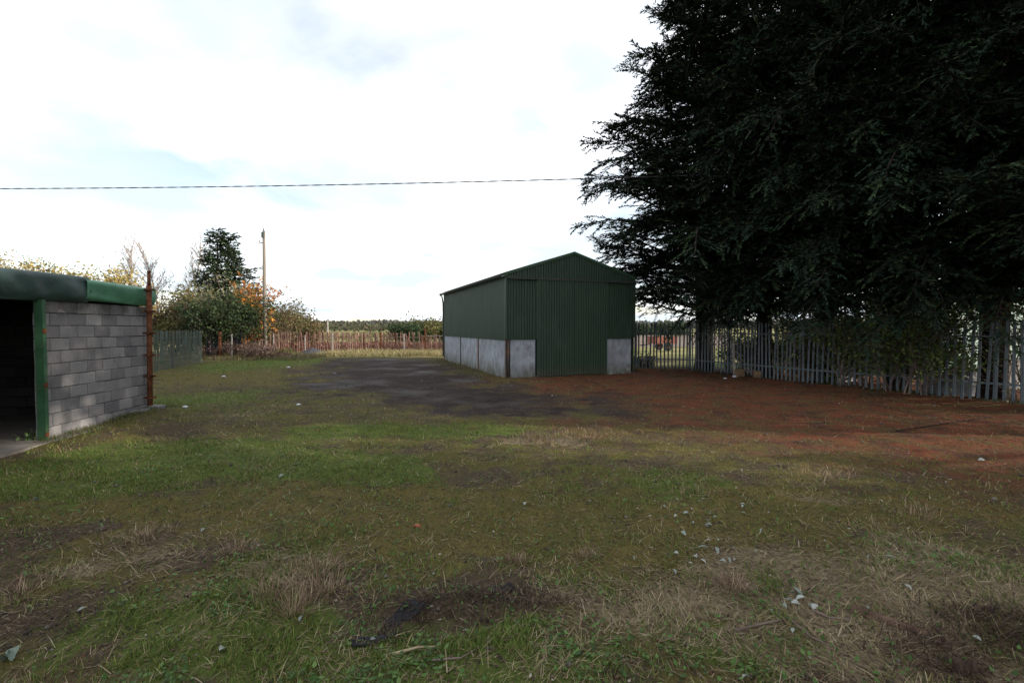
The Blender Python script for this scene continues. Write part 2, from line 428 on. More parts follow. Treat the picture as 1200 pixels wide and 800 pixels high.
def hgt(x, y):
    h = (fbm(x * 0.5, y * 0.5, 31) - 0.5) * 0.10 + (fbm(x * 2.6, y * 2.6, 37) - 0.5) * 0.05 + (fbm(x * 9, y * 9, 41, 2) - 0.5) * 0.022
    h = h * sstep(60, 25, np.abs(y)) * sstep(80, 30, np.abs(x))
    tr = inside_dist(x, y, TRX, TRY)
    h = h * (1 - 0.75 * sstep(-0.3, 1.0, tr))
    # small ridges and the dug hollow in the foreground
    c = G(505, 722); h = h - 0.10 * np.exp(-(((x - c.x) / 0.42) ** 2 + ((y - c.y) / 0.13) ** 2))
    c = G(570, 690); h = h - 0.04 * np.exp(-(((x - c.x) / 0.4) ** 2 + ((y - c.y) / 0.1) ** 2))
    c = G(520, 700); h = h + 0.04 * np.exp(-(((x - c.x) / 0.6) ** 2 + ((y - c.y) / 0.1) ** 2))
    c = G(1180, 745); h = h + 0.10 * np.exp(-(((x - c.x) / 0.6) ** 2 + ((y - c.y) / 0.35) ** 2))
    dn, al_ = fence_dn(x, y)
    h = h + 0.07 * np.exp(-((dn - 0.35) / 0.5) ** 2) * (y < 21) * (y > 0)
    h = h - 0.22 * sstep(28, 40, y)
    # soil heaped along the block wall
    h = h + 0.12 * np.exp(-(((x + 7.3) / 0.35) ** 2 + ((y - 9.6) / 0.9) ** 2))
    return h
def hz(x, y):
    return float(hgt(np.array([float(x)]), np.array([float(y)]))[0])

def axis(segs):
    out = [segs[0][0]]
    for a, b, step0, step1 in segs:
        p = a
        while p < b - 1e-6:
            t = (p - a) / (b - a); s = step0 * (step1 / step0) ** t
            p = min(p + s, b); out.append(p)
    return np.unique(np.round(np.array(out), 4))
gx = axis([(-4000, -300, 600, 80), (-300, -40, 60, 2.5), (-40, -12, 2.0, 0.12), (-12, 13, 0.10, 0.10), (13, 40, 0.12, 2), (40, 300, 2.5, 60), (300, 4000, 80, 600)])
gy = axis([(-300, -20, 60, 3), (-20, 1.2, 2.5, 0.08), (1.2, 9, 0.06, 0.09), (9, 24, 0.09, 0.2), (24, 45, 0.2, 0.6), (45, 300, 0.8, 40), (300, 6000, 60, 800)])
XX, YY = np.meshgrid(gx, gy)
xs, ys = XX.ravel(), YY.ravel()
zs = hgt(xs, ys)
nx, ny = len(gx), len(gy)
idx = np.arange(nx * ny).reshape(ny, nx)
quads = np.stack([idx[:-1, :-1], idx[:-1, 1:], idx[1:, 1:], idx[1:, :-1]], -1).reshape(-1, 4)
gme = mesh_np('ground', np.stack([xs, ys, zs], 1), quads, smooth=True)
zw, za, zn_, zf, _, _ = zones(xs, ys)
set_col(gme, 'zone_a', np.stack([zw['green'], zw['moss'], zw['straw']], 1))
set_col(gme, 'zone_b', np.stack([za, zn_, zw['earth']], 1))
set_col(gme, 'zone_c', np.stack([zf, sstep(26, 30, ys) * sstep(36, 33, ys) * (xs < 0), zf * 0], 1))
def ground_mat():
    a = NT('yard_ground'); v = a.pos()
    def attr(n):
        x = a.n('ShaderNodeAttribute'); x.attribute_name = n
        s = a.n('ShaderNodeSeparateColor'); a.L(x.outputs['Color'], s.inputs[0]); return s.outputs
    za_, zb_, zc_ = attr('zone_a'), attr('zone_b'), attr('zone_c')
    f1 = a.noise(26, 6, 0.7, v); f2 = a.noise(7, 6, 0.65, v); f3 = a.noise(90, 4, 0.7, v); f4 = a.noise(1.7, 5, 0.6, v)
    def edge(w, n=f1, lo=0.42, hi=0.62, k=0.9):
        s = a.math('ADD', w, a.math('MULTIPLY', a.math('SUBTRACT', n, 0.5), k * 1.35))
        return a.ramp(s, [(lo, 0.0), (hi, 1.0)])
    m1 = a.noise(1.5, 8, 0.68, v); m2 = a.noise(3.4, 7, 0.68, a.scale(v, (1, 1, 1)), dist=0.4)
    soil = a.mix(a.ramp(f1, [(0.35, 0.0), (0.65, 1.0)]), (0.042, 0.031, 0.022), (0.105, 0.078, 0.052))
    soil = a.mix(a.ramp(f3, [(0.58, 0.0), (0.68, 0.7)]), soil, (0.25, 0.20, 0.14))
    moss = a.mix(a.ramp(m2, [(0.35, 0.0), (0.65, 1.0)]), (0.092, 0.088, 0.032), (0.150, 0.115, 0.040))
    moss = a.mix(a.ramp(f3, [(0.35, 0.85), (0.55, 0.0)]), moss, (0.045, 0.038, 0.018))
    grn = a.mix(a.ramp(f1, [(0.35, 0.0), (0.65, 1.0)]), (0.062, 0.088, 0.020), (0.12, 0.148, 0.038))
    grn = a.mix(a.ramp(f3, [(0.36, 0.7), (0.52, 0.0)]), grn, (0.04, 0.045, 0.018))
    strw = a.mix(a.ramp(f3, [(0.35, 0.0), (0.65, 1.0)]), (0.11, 0.085, 0.055), (0.27, 0.21, 0.14))
    ndl = a.mix(a.ramp(m2, [(0.3, 0.0), (0.7, 1.0)]), (0.108, 0.036, 0.022), (0.19, 0.070, 0.036))
    ndl = a.mix(a.ramp(f3, [(0.34, 0.85), (0.52, 0.0)]), ndl, (0.05, 0.022, 0.016))
    ndl = a.mix(a.ramp(m1, [(0.46, 0.0), (0.60, 0.85)]), ndl, (0.085, 0.062, 0.028))
    ndl = a.mix(a.ramp(f4, [(0.50, 0.0), (0.62, 0.8)]), ndl, (0.055, 0.032, 0.025))
    tar = a.mix(a.ramp(m1, [(0.35, 0.0), (0.65, 1.0)]), (0.027, 0.020, 0.019), (0.052, 0.039, 0.035))
    tar = a.mix(a.ramp(f3, [(0.56, 0.0), (0.68, 0.5)]), tar, (0.10, 0.085, 0.075))
    fieldc = a.mix(a.ramp(a.noise(0.22, 5, 0.6, v), [(0.42, 0.0), (0.6, 1.0)]), (0.30, 0.25, 0.12), (0.10, 0.13, 0.04))
    c = a.mix(a.ramp(m1, [(0.44, 0.0), (0.55, 1.0)]), soil, moss)
    c = a.mix(a.ramp(m2, [(0.52, 0.0), (0.64, 0.5)]), c, grn)
    c = a.mix(edge(zb_[2], m2), c, soil)
    c = a.mix(edge(za_[1], m2), c, moss)
    c = a.mix(edge(za_[0], m2), c, grn)
    c = a.mix(edge(za_[2]), c, strw)
    c = a.mix(edge(zb_[1], m2, 0.25, 0.8, 0.9), c, ndl)
    c = a.mix(edge(zb_[0], m2, 0.15, 0.9, 0.7), c, tar)
    c = a.mix(zc_[0], c, fieldc)
    damp = a.math('MULTIPLY', edge(zb_[0], m2, 0.6, 0.9, 0.3), a.ramp(a.noise(0.42, 4, 0.55, v), [(0.48, 0.0), (0.68, 1.0)]))
    rough = a.math('SUBTRACT', 0.95, a.math('MULTIPLY', damp, 0.30))
    h = a.math('ADD', a.math('MULTIPLY', f1, 0.6), a.math('MULTIPLY', f3, 0.35))
    a.bump(h, 0.9, 0.035)
    m_ = a.fin(c, rough, 0.2)
    a.L(a.math('ADD', 0.05, a.math('MULTIPLY', damp, 0.25)), a.b.inputs['Specular IOR Level'])
    return m_
ground = link('ground', gme, ground_mat())
tag(ground, 'rough mossy yard ground with needles, straw and a dark tarred patch running to the fields', kind='structure')

# ------------------------------------------------------------------ leaf / blade builders
def unit(a):
    return a / (np.linalg.norm(a, axis=-1, keepdims=True) + 1e-9)
def rand_dirs(n, rng=RNG):
    return unit(rng.normal(size=(n, 3)))
def leaf_mesh(name, c, d, side, ln, wd, tint, fold=0.0):
    """diamond leaves: base c, direction d, half width side"""
    n = len(c)
    ln = np.asarray(ln).reshape(-1, 1) * np.ones((n, 1)); wd = np.asarray(wd).reshape(-1, 1) * np.ones((n, 1))
    v = np.empty((n, 4, 3), np.float32)
    nrm = np.cross(d, side)
    v[:, 0] = c
    v[:, 1] = c + d * ln * 0.45 + side * wd * 0.5 + nrm * wd * fold
    v[:, 2] = c + d * ln
    v[:, 3] = c + d * ln * 0.45 - side * wd * 0.5 + nrm * wd * fold
    q = np.arange(n * 4).reshape(n, 4)
    me = mesh_np(name, v.reshape(-1, 3), q)
    set_col(me, 'tint', np.repeat(tint, 4, axis=0))
    return me
def perp(d, rng=RNG):
    r = rng.normal(size=d.shape); return unit(np.cross(d, r))
def pal(n, cols, var=0.25, rng=RNG, w=None):
    cols = np.array(cols); i = rng.choice(len(cols), n, p=w)
    return np.clip(cols[i] * (1 + rng.normal(size=(n, 1)) * var), 0.004, 0.9)

# ------------------------------------------------------------------ conifers
def conifer_mesh(seed, H, rfun, nbr, spray, cols, h0=0.9, e_lo=8, e_hi=38, dens=1.0, droop=0.25, arch=0.10, jit=(0.82, 0.32)):
    rng = np.random.default_rng(seed)
    C = []; D = []; S = []; LN = []; WD = []; T = []
    mb = MB()
    for i in range(nbr):
        u = (i + rng.random()) / nbr
        h = h0 + (H - h0) * (u ** 1.12)
        r = rfun(h / H) * (jit[0] + jit[1] * rng.random())
        if rng.random() < 0.07: r *= 1.22
        az = i * 2.399963 + rng.normal() * 0.5
        el = R(e_lo + (e_hi - e_lo) * (h / H) + rng.normal() * 7)
        hd = np.array([math.cos(az), math.sin(az), 0.0])
        base = np.array([0, 0, h - 0.15 * r])
        ak = 0.15 + 1.0 * rng.random()
        npt = 7; t = np.linspace(0, 1, npt)
        pts = base + np.outer(t * r, hd) + np.outer(r * (math.tan(el) * t - droop * np.sin(t * math.pi) * 0.5 - arch * ak * t ** 2.2), [0, 0, 1.0])
        pts[1:] += rng.normal(size=(npt - 1, 3)) * 0.03 * r
        rr = max(0.012, 0.016 * r)
        mb.tube([Vector(p) for p in pts], [rr * (1 - 0.85 * k) for k in t], 4, cap=False)
        bt = 0.55 + 0.7 * rng.random() ** 1.5; 
        nb = int((7 + 7 * r) * dens)
        for b in range(nb):
            tb = 0.16 + 0.84 * ((b + rng.random()) / nb) ** 0.8
            k = min(int(tb * (npt - 1)), npt - 2); f = tb * (npt - 1) - k
            p = pts[k] * (1 - f) + pts[k + 1] * f
            ax = pts[k + 1] - pts[k]; ax /= np.linalg.norm(ax)
            lat = np.cross(ax, [0, 0, 1.0]); lat /= np.linalg.norm(lat) + 1e-9
            sgn = 1 if b % 2 else -1
            ang = R(30 + 30 * rng.random()) if tb < 0.75 else R(15 + 50 * rng.random())
            bd = ax * math.cos(ang) + lat * sgn * math.sin(ang) + np.array([0, 0, rng.normal() * 0.28 - 0.05])
            bd /= np.linalg.norm(bd)
            bl = (0.30 * r * (1 - tb) + 0.46) * (0.7 + 0.6 * rng.random())
            ns = max(5, int(bl / spray * 5.0))
            ts = (np.arange(ns) + rng.random(ns)) / ns
            cc = p + np.outer(ts * bl, bd) + np.outer(-0.16 * (ts ** 2) * bl, [0, 0, 1.0])
            sl = np.cross(bd, [0, 0, 1.0]); sl /= np.linalg.norm(sl) + 1e-9
            sa = np.where(np.arange(ns) % 2 == 0, 1, -1) * R(38) * rng.uniform(0.3, 1.3, ns)
            dd = np.outer(np.cos(sa), bd) + np.outer(np.sin(sa), sl) + np.stack([np.zeros(ns), np.zeros(ns), rng.normal(size=ns) * 0.3 - 0.1], 1)
            dd = unit(dd)
            C.append(cc); D.append(dd)
            up = np.tile([0, 0, 1.0], (ns, 1)) + rng.normal(size=(ns, 3)) * 0.45
            S.append(unit(np.cross(dd, up)))
            LN.append(spray * rng.uniform(0.75, 1.6, ns) * (1.1 - 0.4 * ts)); WD.append(spray * rng.uniform(0.26, 0.44, ns))
            tc_ = np.array(cols[rng.integers(len(cols))]) * bt * (0.8 + 0.4 * rng.random())
            T.append(np.clip(tc_ * (1 + rng.normal(size=(ns, 1)) * 0.15) * (0.85 + 0.4 * ts[:, None]), 0.004, 0.5))
    C = np.concatenate(C); D = np.concatenate(D); S = np.concatenate(S); LN = np.concatenate(LN); WD = np.concatenate(WD); T = np.concatenate(T)
    crown = leaf_mesh('crown', C, D, S, LN, WD, T, 0.15)
    limbs = mesh_from('branches', mb.v, mb.f)
    tb = MB()
    tb.tube([(0, 0, -0.3), (0.02, 0, 0.4), (0.03, 0.03, H * 0.25), (0, 0.05, H * 0.6), (0, 0, H * 0.98)], [H * 0.020, H * 0.0165, H * 0.0135, H * 0.008, 0.015], 10)
    trunk = mesh_from('trunk', tb.v, tb.f)
    for p in trunk.polygons: p.use_smooth = True
    return crown, limbs, trunk
def conifer_thing(name, meshes, loc, rz, sc, label, cat, group=None, mats=(None, None)):
    t = empty(name, loc, rz); t.scale = (sc[0], sc[0], sc[1])
    tag(t, label, cat, group)
    link('trunk', meshes[2], M_bark, t); link('branches', meshes[1], M_bark, t); link('crown', meshes[0], M_conifer, t)
    return t
def cyp_prof(h):
    pts = [(0.0, 0.5), (0.09, 0.62), (0.2, 0.9), (0.33, 1.0), (0.45, 0.82), (0.6, 0.58), (0.75, 0.38), (0.9, 0.17), (1.0, 0.03)]
    for (a, ra), (b, rb) in zip(pts, pts[1:]):
        if a <= h <= b: return 4.3 * (ra + (rb - ra) * (h - a) / (b - a))
    return 0.1
CYP_COLS = [(0.015, 0.030, 0.016), (0.012, 0.023, 0.014), (0.026, 0.042, 0.018), (0.017, 0.028, 0.017)]
CYP = [conifer_mesh(100 + k, 19.0, cyp_prof, 300, 0.145, CYP_COLS, h0=2.7, dens=1.0, e_lo=22, e_hi=46, droop=0.0, arch=0.66, jit=(0.76, 0.40)) for k in range(2)]
def behind_fence(s, off):
    """a point s metres along the fence line from the barn, off metres beyond it"""
    return FENCE[0] + fd * s - fnrm * (off - float(np.interp(s, _fal, _fof)))
CYPH = conifer_mesh(140, 19.0, cyp_prof, 170, 0.15, CYP_COLS, h0=5.6, dens=0.85, e_lo=22, e_hi=46, droop=0.0, arch=0.62)  # unseen tree, raised crown shaped to shade the block wall, low sun passes under
# visible trees: distance along fence, offset beyond it, variant, turn, width scale, height scale, label
for i, (s, off, k, rz, sw, sh, lb) in enumerate((
        (1.6, 0.9, 0, 0.4, 1.24, 1.02, 'tall dark cypress at the left end of the row, boughs reaching over the green barn'),
        (4.4, 0.9, 1, 2.0, 0.86, 1.08, 'dark cypress second in the row from the green barn, behind the palisade fence'),
        (6.6, 1.0, 2, 4.1, 0.95, 1.1, 'dark cypress with the bare trunk behind the middle of the palisade fence'),
        (8.6, 0.9, 0, 5.3, 0.9, 1.1, 'dense dark cypress hanging low over the leafy climber on the fence'),
        (10.6, 1.1, 1, 3.6, 0.95, 1.06, 'dark cypress with the thick trunk in front of the pale green shed'),
        (13.0, 1.2, 2, 0.9, 0.85, 1.1, 'dark cypress at the right edge of the photograph, nearest the camera'))):
    p = behind_fence(s, off)
    conifer_thing('cypress_tree', CYP[k % 2], (p.x, p.y, 0), rz, (sw, sh), lb, 'tree', 'cypress trees behind the palisade fence')
# the row goes on out of the frame towards the sun and shades the yard; one opening lets a band of light through
for i, s in enumerate((16.3, 24.2, 26.6, 29.0)):
    p = behind_fence(s, 1.0 + 0.4 * math.sin(i * 2.1))
    conifer_thing('cypress_tree', CYPH if i < 1 else CYP[i % 2], (p.x, p.y, 0), i * 1.7, (0.95, 1.0 + 0.06 * math.sin(i * 1.3) if i > 0 else 1.3), 'dark cypress further along the row, past the right edge of the photograph', 'tree', 'cypress trees beyond the right edge')

# ------------------------------------------------------------------ palisade fences
def pale_mesh(h, w=0.066, name='pale'):
    us = (-w / 2, -w * 0.2, 0, w * 0.2, w / 2); ns = (0.0, 0.020, 0.011, 0.020, 0.0)
    tp = (h - 0.085, h - 0.012, h - 0.055, h - 0.012, h - 0.085)
    v = []; f = []
    for o in (0.0, -0.004):
        for i in range(5):
            v += [(us[i], ns[i] + o, 0.0), (us[i], ns[i] + o, tp[i])]
    # middle point
    for i in range(4):
        f.append((2 * i, 2 * i + 2, 2 * i + 3, 2 * i + 1))
        f.append((10 + 2 * i, 11 + 2 * i, 13 + 2 * i, 12 + 2 * i))
        f.append((2 * i + 1, 2 * i + 3, 13 + 2 * i, 11 + 2 * i))
    f.append((0, 1, 11, 10)); f.append((8, 18, 19, 9))
    return mesh_from(name, v, f)
def palisade(name, pts, label, h, spacing, mpale, mpost, mrail, post_every, zbase=None, lean=0.015, skip=None, hj=0.02, post_h=None, rails=(0.22, 0.80), group=None):
    """pts: polyline on the ground. The Empty stands at the first point."""
    o0 = Vector(pts[0]); o0.z = 0
    t = empty(name, o0); tag(t, label, 'fence', group)
    pm = pale_mesh(h); rng = random.Random(len(label))
    carry = 0.0; count = 0; dist = 0.0
    for a, b in zip(pts, pts[1:]):
        a = Vector((a[0], a[1], 0)); b = Vector((b[0], b[1], 0)); d = b - a; Ls = d.length; d.normalize()
        n = Vector((d.y, -d.x, 0)); n = n if n.dot(-a) > 0 else -n
        ang = math.atan2(d.y, d.x) + (0 if n.dot(Vector((-d.y, d.x, 0))) > 0 else math.pi)
        # rails, butted segment by segment
        za = hz(a.x, a.y); zb = hz(b.x, b.y)
        for rh in rails:
            mb = MB()
            A = a + Vector((0, 0, za + h * rh)) - o0; B = b + Vector((0, 0, zb + h * rh)) - o0
            dd = (B - A).normalized()
            mb.box((A + B) / 2 - n * 0.004, (B - A).length, 0.005, 0.045, dd, n, Vector((0, 0, 1)))
            mb.box((A + B) / 2 - n * 0.027 + Vector((0, 0, 0.02)), (B - A).length, 0.04, 0.005, dd, n, Vector((0, 0, 1)))
            mb.build('rail', mrail, t)
        s = carry
        while s < Ls:
            p = a + d * s
            if skip is None or not skip(count):
                o = link('pale', pm, mpale, t)
                zz = hz(p.x, p.y)
                o.location = p + n * 0.004 + Vector((0, 0, zz + 0.03 + rng.gauss(0, hj))) - o0
                o.rotation_euler = (rng.gauss(0, lean * 0.6), rng.gauss(0, lean), ang)
            count += 1; s += spacing
        carry = s - Ls
        npst = max(1, int(round(Ls / post_every)))
        for k in range(npst):
            p = a + d * (Ls * k / npst + 0.06)
            ph = (post_h or h) 
            zz = hz(p.x, p.y); mb = MB()
            c = p - n * 0.09 + Vector((0, 0, zz + ph / 2 - 0.1)) - o0
            for off in (-0.045, 0.045):
                mb.box(c + n * off, 0.055, 0.006, ph + 0.2, d, n)
            mb.box(c, 0.005, 0.084, ph + 0.2, d, n)
            mb.build('post', mpost, t)
    return t
fpts = [tuple(p) for p in FENCE] + [tuple(FENCE[-1] + fd * 4)]
palisade('palisade_fence', fpts, 'grey galvanised palisade fence under the dark cypress trees, right of the green barn', 1.94, 0.152, M_galv, M_galv, M_galv, 2.75)
lp = [G(172, 438), G(205, 431), G(237, 425)]
lp = [lp[0] + (lp[0] - lp[2]) * 0.5] + lp
palisade('palisade_fence', [tuple(p) for p in lp], 'mossy grey palisade fence running back beside the block shed', 1.68, 0.15, M_galvold, M_rust, M_galvold, 2.4)
fa = at(318, 412, 33.5); fb = at(425, 412, 34.5); fc = at(462, 412, 34.6); fe = at(494, 412, 34.5); fg = at(526, 412, 33.8)
for p in (fa, fb, fc, fe, fg): p.z = 0
far_l = at(262, 412, 31)
palisade('palisade_fence', [tuple(far_l), tuple(fa), tuple(fb), tuple(fc)], 'rusty red-brown palisade fence across the far end of the yard', 1.60, 0.145, M_palerust, M_rust, M_palerust, 2.6, lean=0.04, hj=0.03, skip=lambda k: k % 29 == 11)
palisade('palisade_fence', [tuple(fc), tuple(fe)], 'sagging pinkish palisade panel with leaning pales between two rusty posts', 1.60, 0.145, M_palerust, M_rust, M_palerust, 2.2, lean=0.13, hj=0.05)
palisade('palisade_fence', [tuple(fe), tuple(fg)], 'gappy dark red palisade panel with a white top rail next to the green barn', 1.38, 0.16, M_palerust, M_rust, M_whitepaint, 3, lean=0.05, hj=0.05, rails=(0.2, 0.97))
# stand-alone posts along the far fence
def fpost(px, ytop, ybot, Y, r, m, label, name='fence_post', grp='posts standing in front of the far fence'):
    a = at(px, ybot, Y); b = at(px + 0.3, ytop, Y)
    z0 = hz(a.x, a.y)
    mb = MB(); r *= 0.72; mb.box((0, 0, (b.z - z0) / 2 - 0.1), r, r * 0.8, b.z - z0 + 0.2); mb.box((0, 0, b.z - z0 + 0.012), r * 1.25, r * 1.05, 0.02)
    o = mb.build(name, m, None, loc=(a.x, a.y, z0)); tag(o, label, 'post', grp); return o
fpost(320.5, 392, 410, 33.0, 0.10, M_whitepaint, 'short white post beside the foot of the wooden utility pole')
fpost(357.5, 393, 413, 33.6, 0.09, M_whitepaint, 'leaning grey-white post before the red pales, above the dark gravel heap')
fpost(389.5, 390, 407, 33.8, 0.11, M_whitepaint, 'pale post in the middle of the far fence')
fpost(446.5, 390, 410, 34.0, 0.16, M_rust, 'thick dark red post at the left end of the sagging pink pales')
fpost(473.5, 391, 408, 34.0, 0.09, M_whitepaint, 'thin whitish post right of the sagging pink pales')
fpost(498.5, 385, 408, 33.6, 0.15, M_rust, 'tallest brown post of the far fence, near the barn')
fpost(521.5, 389, 412, 33.0, 0.09, M_whitepaint, 'white post just left of the barn wall')

# ------------------------------------------------------------------ green barn
B0 = G(593.5, 443); B1 = G(742, 435.5)
bu = Vector((0.938, 0.347, 0)).normalized(); BW = 5.34
bv = Vector((-bu.y, bu.x, 0))               # into the depth
if bv.y < 0: bv = -bv
BD = 10.35
EAVE = 3.76; APEX = 4.60; CH = 1.40
barn = empty('green_barn', (B0.x, B0.y, 0), math.atan2(bu.y, bu.x))
tag(barn, 'dark green corrugated barn with sliding doors on a low grey concrete wall', 'barn')
# local frame: x along the front, y into depth, z up
def roofz(x):
    return EAVE + (APEX - EAVE) * (1 - abs(x - BW / 2) / (BW / 2))
def sheet(name, m, x0, x1, zb, zt, y=0.0, pitch=0.105, dep=0.05, axis_='x', parent=barn, out=-1, phase=0.0):
    """box-profile cladding: zb, zt functions of u"""
    us = []; os_ = []
    u = x0
    prof = ((0.0, 0), (0.48, 0), (0.60, 1), (0.88, 1), (1.0, 0))
    while u < x1 - 1e-6:
        for a, o in prof[:-1]:
            q = u + a * pitch
            if q < x1 - 1e-4: us.append(q); os_.append(o)
        u += pitch
    us.append(x1); os_.append(0)
    v = []; f = []
    for q, o in zip(us, os_):
        for z in (zb(q), zt(q)):
            v.append((q, y + out * (dep * o), z) if axis_ == 'x' else (y + out * (dep * o), q, z))
    for i in range(len(us) - 1):
        f.append((2 * i, 2 * i + 2, 2 * i + 3, 2 * i + 1))
    me = mesh_from(name, v, f)
    o = link(name, me, m, parent)
    md = o.modifiers.new('solid', 'SOLIDIFY'); md.thickness = 0.006; md.offset = -1 if axis_ == 'x' else 1
    return o
xd0 = 1.36; xdm = 2.73; xd1 = 3.90
# door edges from the photo
def front_x(px):
    # intersection of the photo ray with the front plane
    d = ray(px, 400); n = bv
    t = (Vector((B0.x, B0.y, 0)) - Vector((0, 0, 0))).dot(n) / Vector((d.x, d.y, 0)).dot(n)
    return (Vector((d.x * t, d.y * t, 0)) - Vector((B0.x, B0.y, 0))).dot(bu)
xd0, xdm, xd1 = front_x(630), front_x(672), front_x(709)
RAILZ = 3.60
sheet('wall_sheet', M_barn, 0.0, xd0 - 0.02, lambda u: CH - 0.02, lambda u: RAILZ + 0.02)
sheet('wall_sheet', M_barn, xd1 + 0.02, BW, lambda u: CH - 0.02, lambda u: RAILZ + 0.02)
sheet('gable_sheet', M_barn, 0.0, BW, lambda u: RAILZ - 0.06, lambda u: roofz(u) - 0.012, y=-0.028)
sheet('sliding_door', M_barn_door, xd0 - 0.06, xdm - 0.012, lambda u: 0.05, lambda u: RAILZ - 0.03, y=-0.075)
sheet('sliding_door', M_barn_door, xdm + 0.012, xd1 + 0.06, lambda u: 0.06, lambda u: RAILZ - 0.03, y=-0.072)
mb = MB()
for xa, xb in ((xd0 - 0.06, xdm - 0.012), (xdm + 0.012, xd1 + 0.06)):
    for xq in (xa + 0.03, xb - 0.03):
        mb.box((xq, -0.05, 1.8), 0.04, 0.04, 3.4)
mb.build('door_frame', M_dark, barn)
mb = MB(); mb.box((BW / 2, -0.085, RAILZ + 0.0), BW + 0.04, 0.09, 0.05); mb.box((BW / 2, -0.122, RAILZ - 0.035), BW + 0.04, 0.012, 0.06)
mb.build('door_rail', M_dark, barn)
# concrete panels, front
def panel(x0, x1, y0, y1, z1, jag=0.0):
    mb = MB(); mb.hexa([(x0, y0, -0.2), (x1, y0, -0.2), (x1, y1, -0.2), (x0, y1, -0.2), (x0, y0, z1), (x1, y0, z1), (x1, y1, z1), (x0, y1, z1)])
    return mb.build('concrete_panel', M_conc, barn)
panel(0.16, xd0 - 0.08, 0.03, 0.15, CH - 0.03); panel(xd1 + 0.08, BW - 0.1, 0.03, 0.15, CH - 0.03)
mb = MB(); mb.box((xd1 + 0.1 + 0.05, 0.02, 0.55), 0.05, 0.05, 1.3)
# side: columns and panels
sy = []
def side_y(px):
    d = ray(px, 400); n = bu
    t = Vector((B0.x, B0.y, 0)).dot(n) / Vector((d.x, d.y, 0)).dot(n)
    return (Vector((d.x * t, d.y * t, 0)) - Vector((B0.x, B0.y, 0))).dot(bv)
ys_col = [side_y(560.5), side_y(540), BD - 0.05]
def column(x, y, m, w=0.12):
    mb = MB()
    mb.box((x, y - w / 2, 1.75), w, 0.012, 3.9); mb.box((x, y + w / 2, 1.75), w, 0.012, 3.9); mb.box((x, y, 1.75), 0.01, w - 0.014, 3.9)
    return mb.build('column', m, barn)
def column_low(x, y, m, w=0.11):
    mb = MB()
    mb.box((x, y, CH / 2 - 0.08), 0.012, w, CH + 0.16); mb.box((x + 0.075, y, CH / 2 - 0.08), 0.012, w, CH + 0.16); mb.box((x + 0.037, y, CH / 2 - 0.08), 0.063, 0.010, CH + 0.16)
    return mb.build('column', m, barn)
column_low(-0.012, 0.07, M_rustgrey, 0.10)
mb = MB(); mb.tube([(0.085, 0.035, -0.1), (0.085, 0.035, CH - 0.03)], 0.045, 10); mb.build('corner_pipe', M_rustgrey, barn, smooth=True)
for y, m in zip(ys_col, (M_rust, M_dark, M_rustgrey)):
    column_low(-0.015, y, m)
edges = [0.13] + [y for y in ys_col]
for a, b in zip(edges, edges[1:]):
    panel(0.0, 0.13, a + 0.06 if a > 0.2 else a, b - 0.06, CH - 0.02)
# side cladding, four sheets lapping
nsh = 5
for k in range(nsh):
    a = BD * k / nsh; b = BD * (k + 1) / nsh
    sheet('wall_sheet', M_barn, a + (0.02 if k else 0), b + 0.02, lambda u: CH - 0.05, lambda u: EAVE - 0.01, y=-0.02 + 0.004 * (k % 2), axis_='y', pitch=0.12, dep=0.018)
mb = MB(); mb.box((-0.026, -0.026, (CH + EAVE) / 2), 0.07, 0.07, EAVE - CH - 0.04); mb.build('corner_trim', M_barn, barn)
mb = MB(); mb.box((BW + 0.005, -0.026, (CH + EAVE) / 2), 0.06, 0.07, EAVE - CH - 0.04); mb.build('corner_trim', M_barn, barn)
# hidden sides, plain sheets
mb = MB(); mb.box((BW, BD / 2, EAVE / 2), 0.03, BD, EAVE - 0.02); mb.build('wall_sheet', M_barn, barn)
mb = MB()
mb.face([(0, BD, 0), (BW, BD, 0), (BW, BD, EAVE), (BW / 2, BD, APEX), (0, BD, EAVE)]); mb.build('gable_sheet', M_barn, barn)
mb = MB(); mb.box((BW / 2, BD / 2, 0.01), BW - 0.1, BD - 0.1, 0.06); mb.build('floor_slab', M_slab, barn)
# roof slopes, corrugated along y
def roof(side):
    v = []; f = []; ov = 0.10; n = 0
    prof = ((0.0, 0), (0.48, 0), (0.60, 1), (0.88, 1))
    yy = -0.07; pts = []
    while yy < BD + 0.08:
        for a, o in prof: pts.append((yy + a * 0.2, o * 0.016))
        yy += 0.2
    xe = -ov if side < 0 else BW + ov
    ze = EAVE - (APEX - EAVE) / (BW / 2) * ov
    for y, o in pts:
        v += [(xe, y, ze + o + 0.012), (BW / 2, y, APEX + o + 0.012)]
    for i in range(len(pts) - 1): f.append((2 * i, 2 * i + 1, 2 * i + 3, 2 * i + 2))
    o = link('roof', mesh_from('roof', v, f), M_roof, barn)
    md = o.modifiers.new('solid', 'SOLIDIFY'); md.thickness = 0.01; md.offset = 0
roof(-1); roof(1)
mb = MB()
for sgn in (-1, 1):
    xe = -0.1 if sgn < 0 else BW + 0.1; ze = EAVE - 0.1 * (APEX - EAVE) / (BW / 2)
    dvec = Vector((BW / 2 - xe, 0, APEX - ze)); ln = dvec.length; dvec.normalize()
    mb.box(Vector(((xe + BW / 2) / 2, -0.085, (ze + APEX) / 2 - 0.015)), ln, 0.02, 0.10, dvec, Vector((0, 1, 0)), Vector((0, 1, 0)).cross(dvec) * -1)
mb.build('barge_trim', M_roof, barn)
mb = MB(); mb.tube([(BW / 2, -0.1, APEX + 0.01), (BW / 2, BD + 0.08, APEX + 0.02)], 0.03, 8); mb.build('ridge_cap', M_roof, barn)
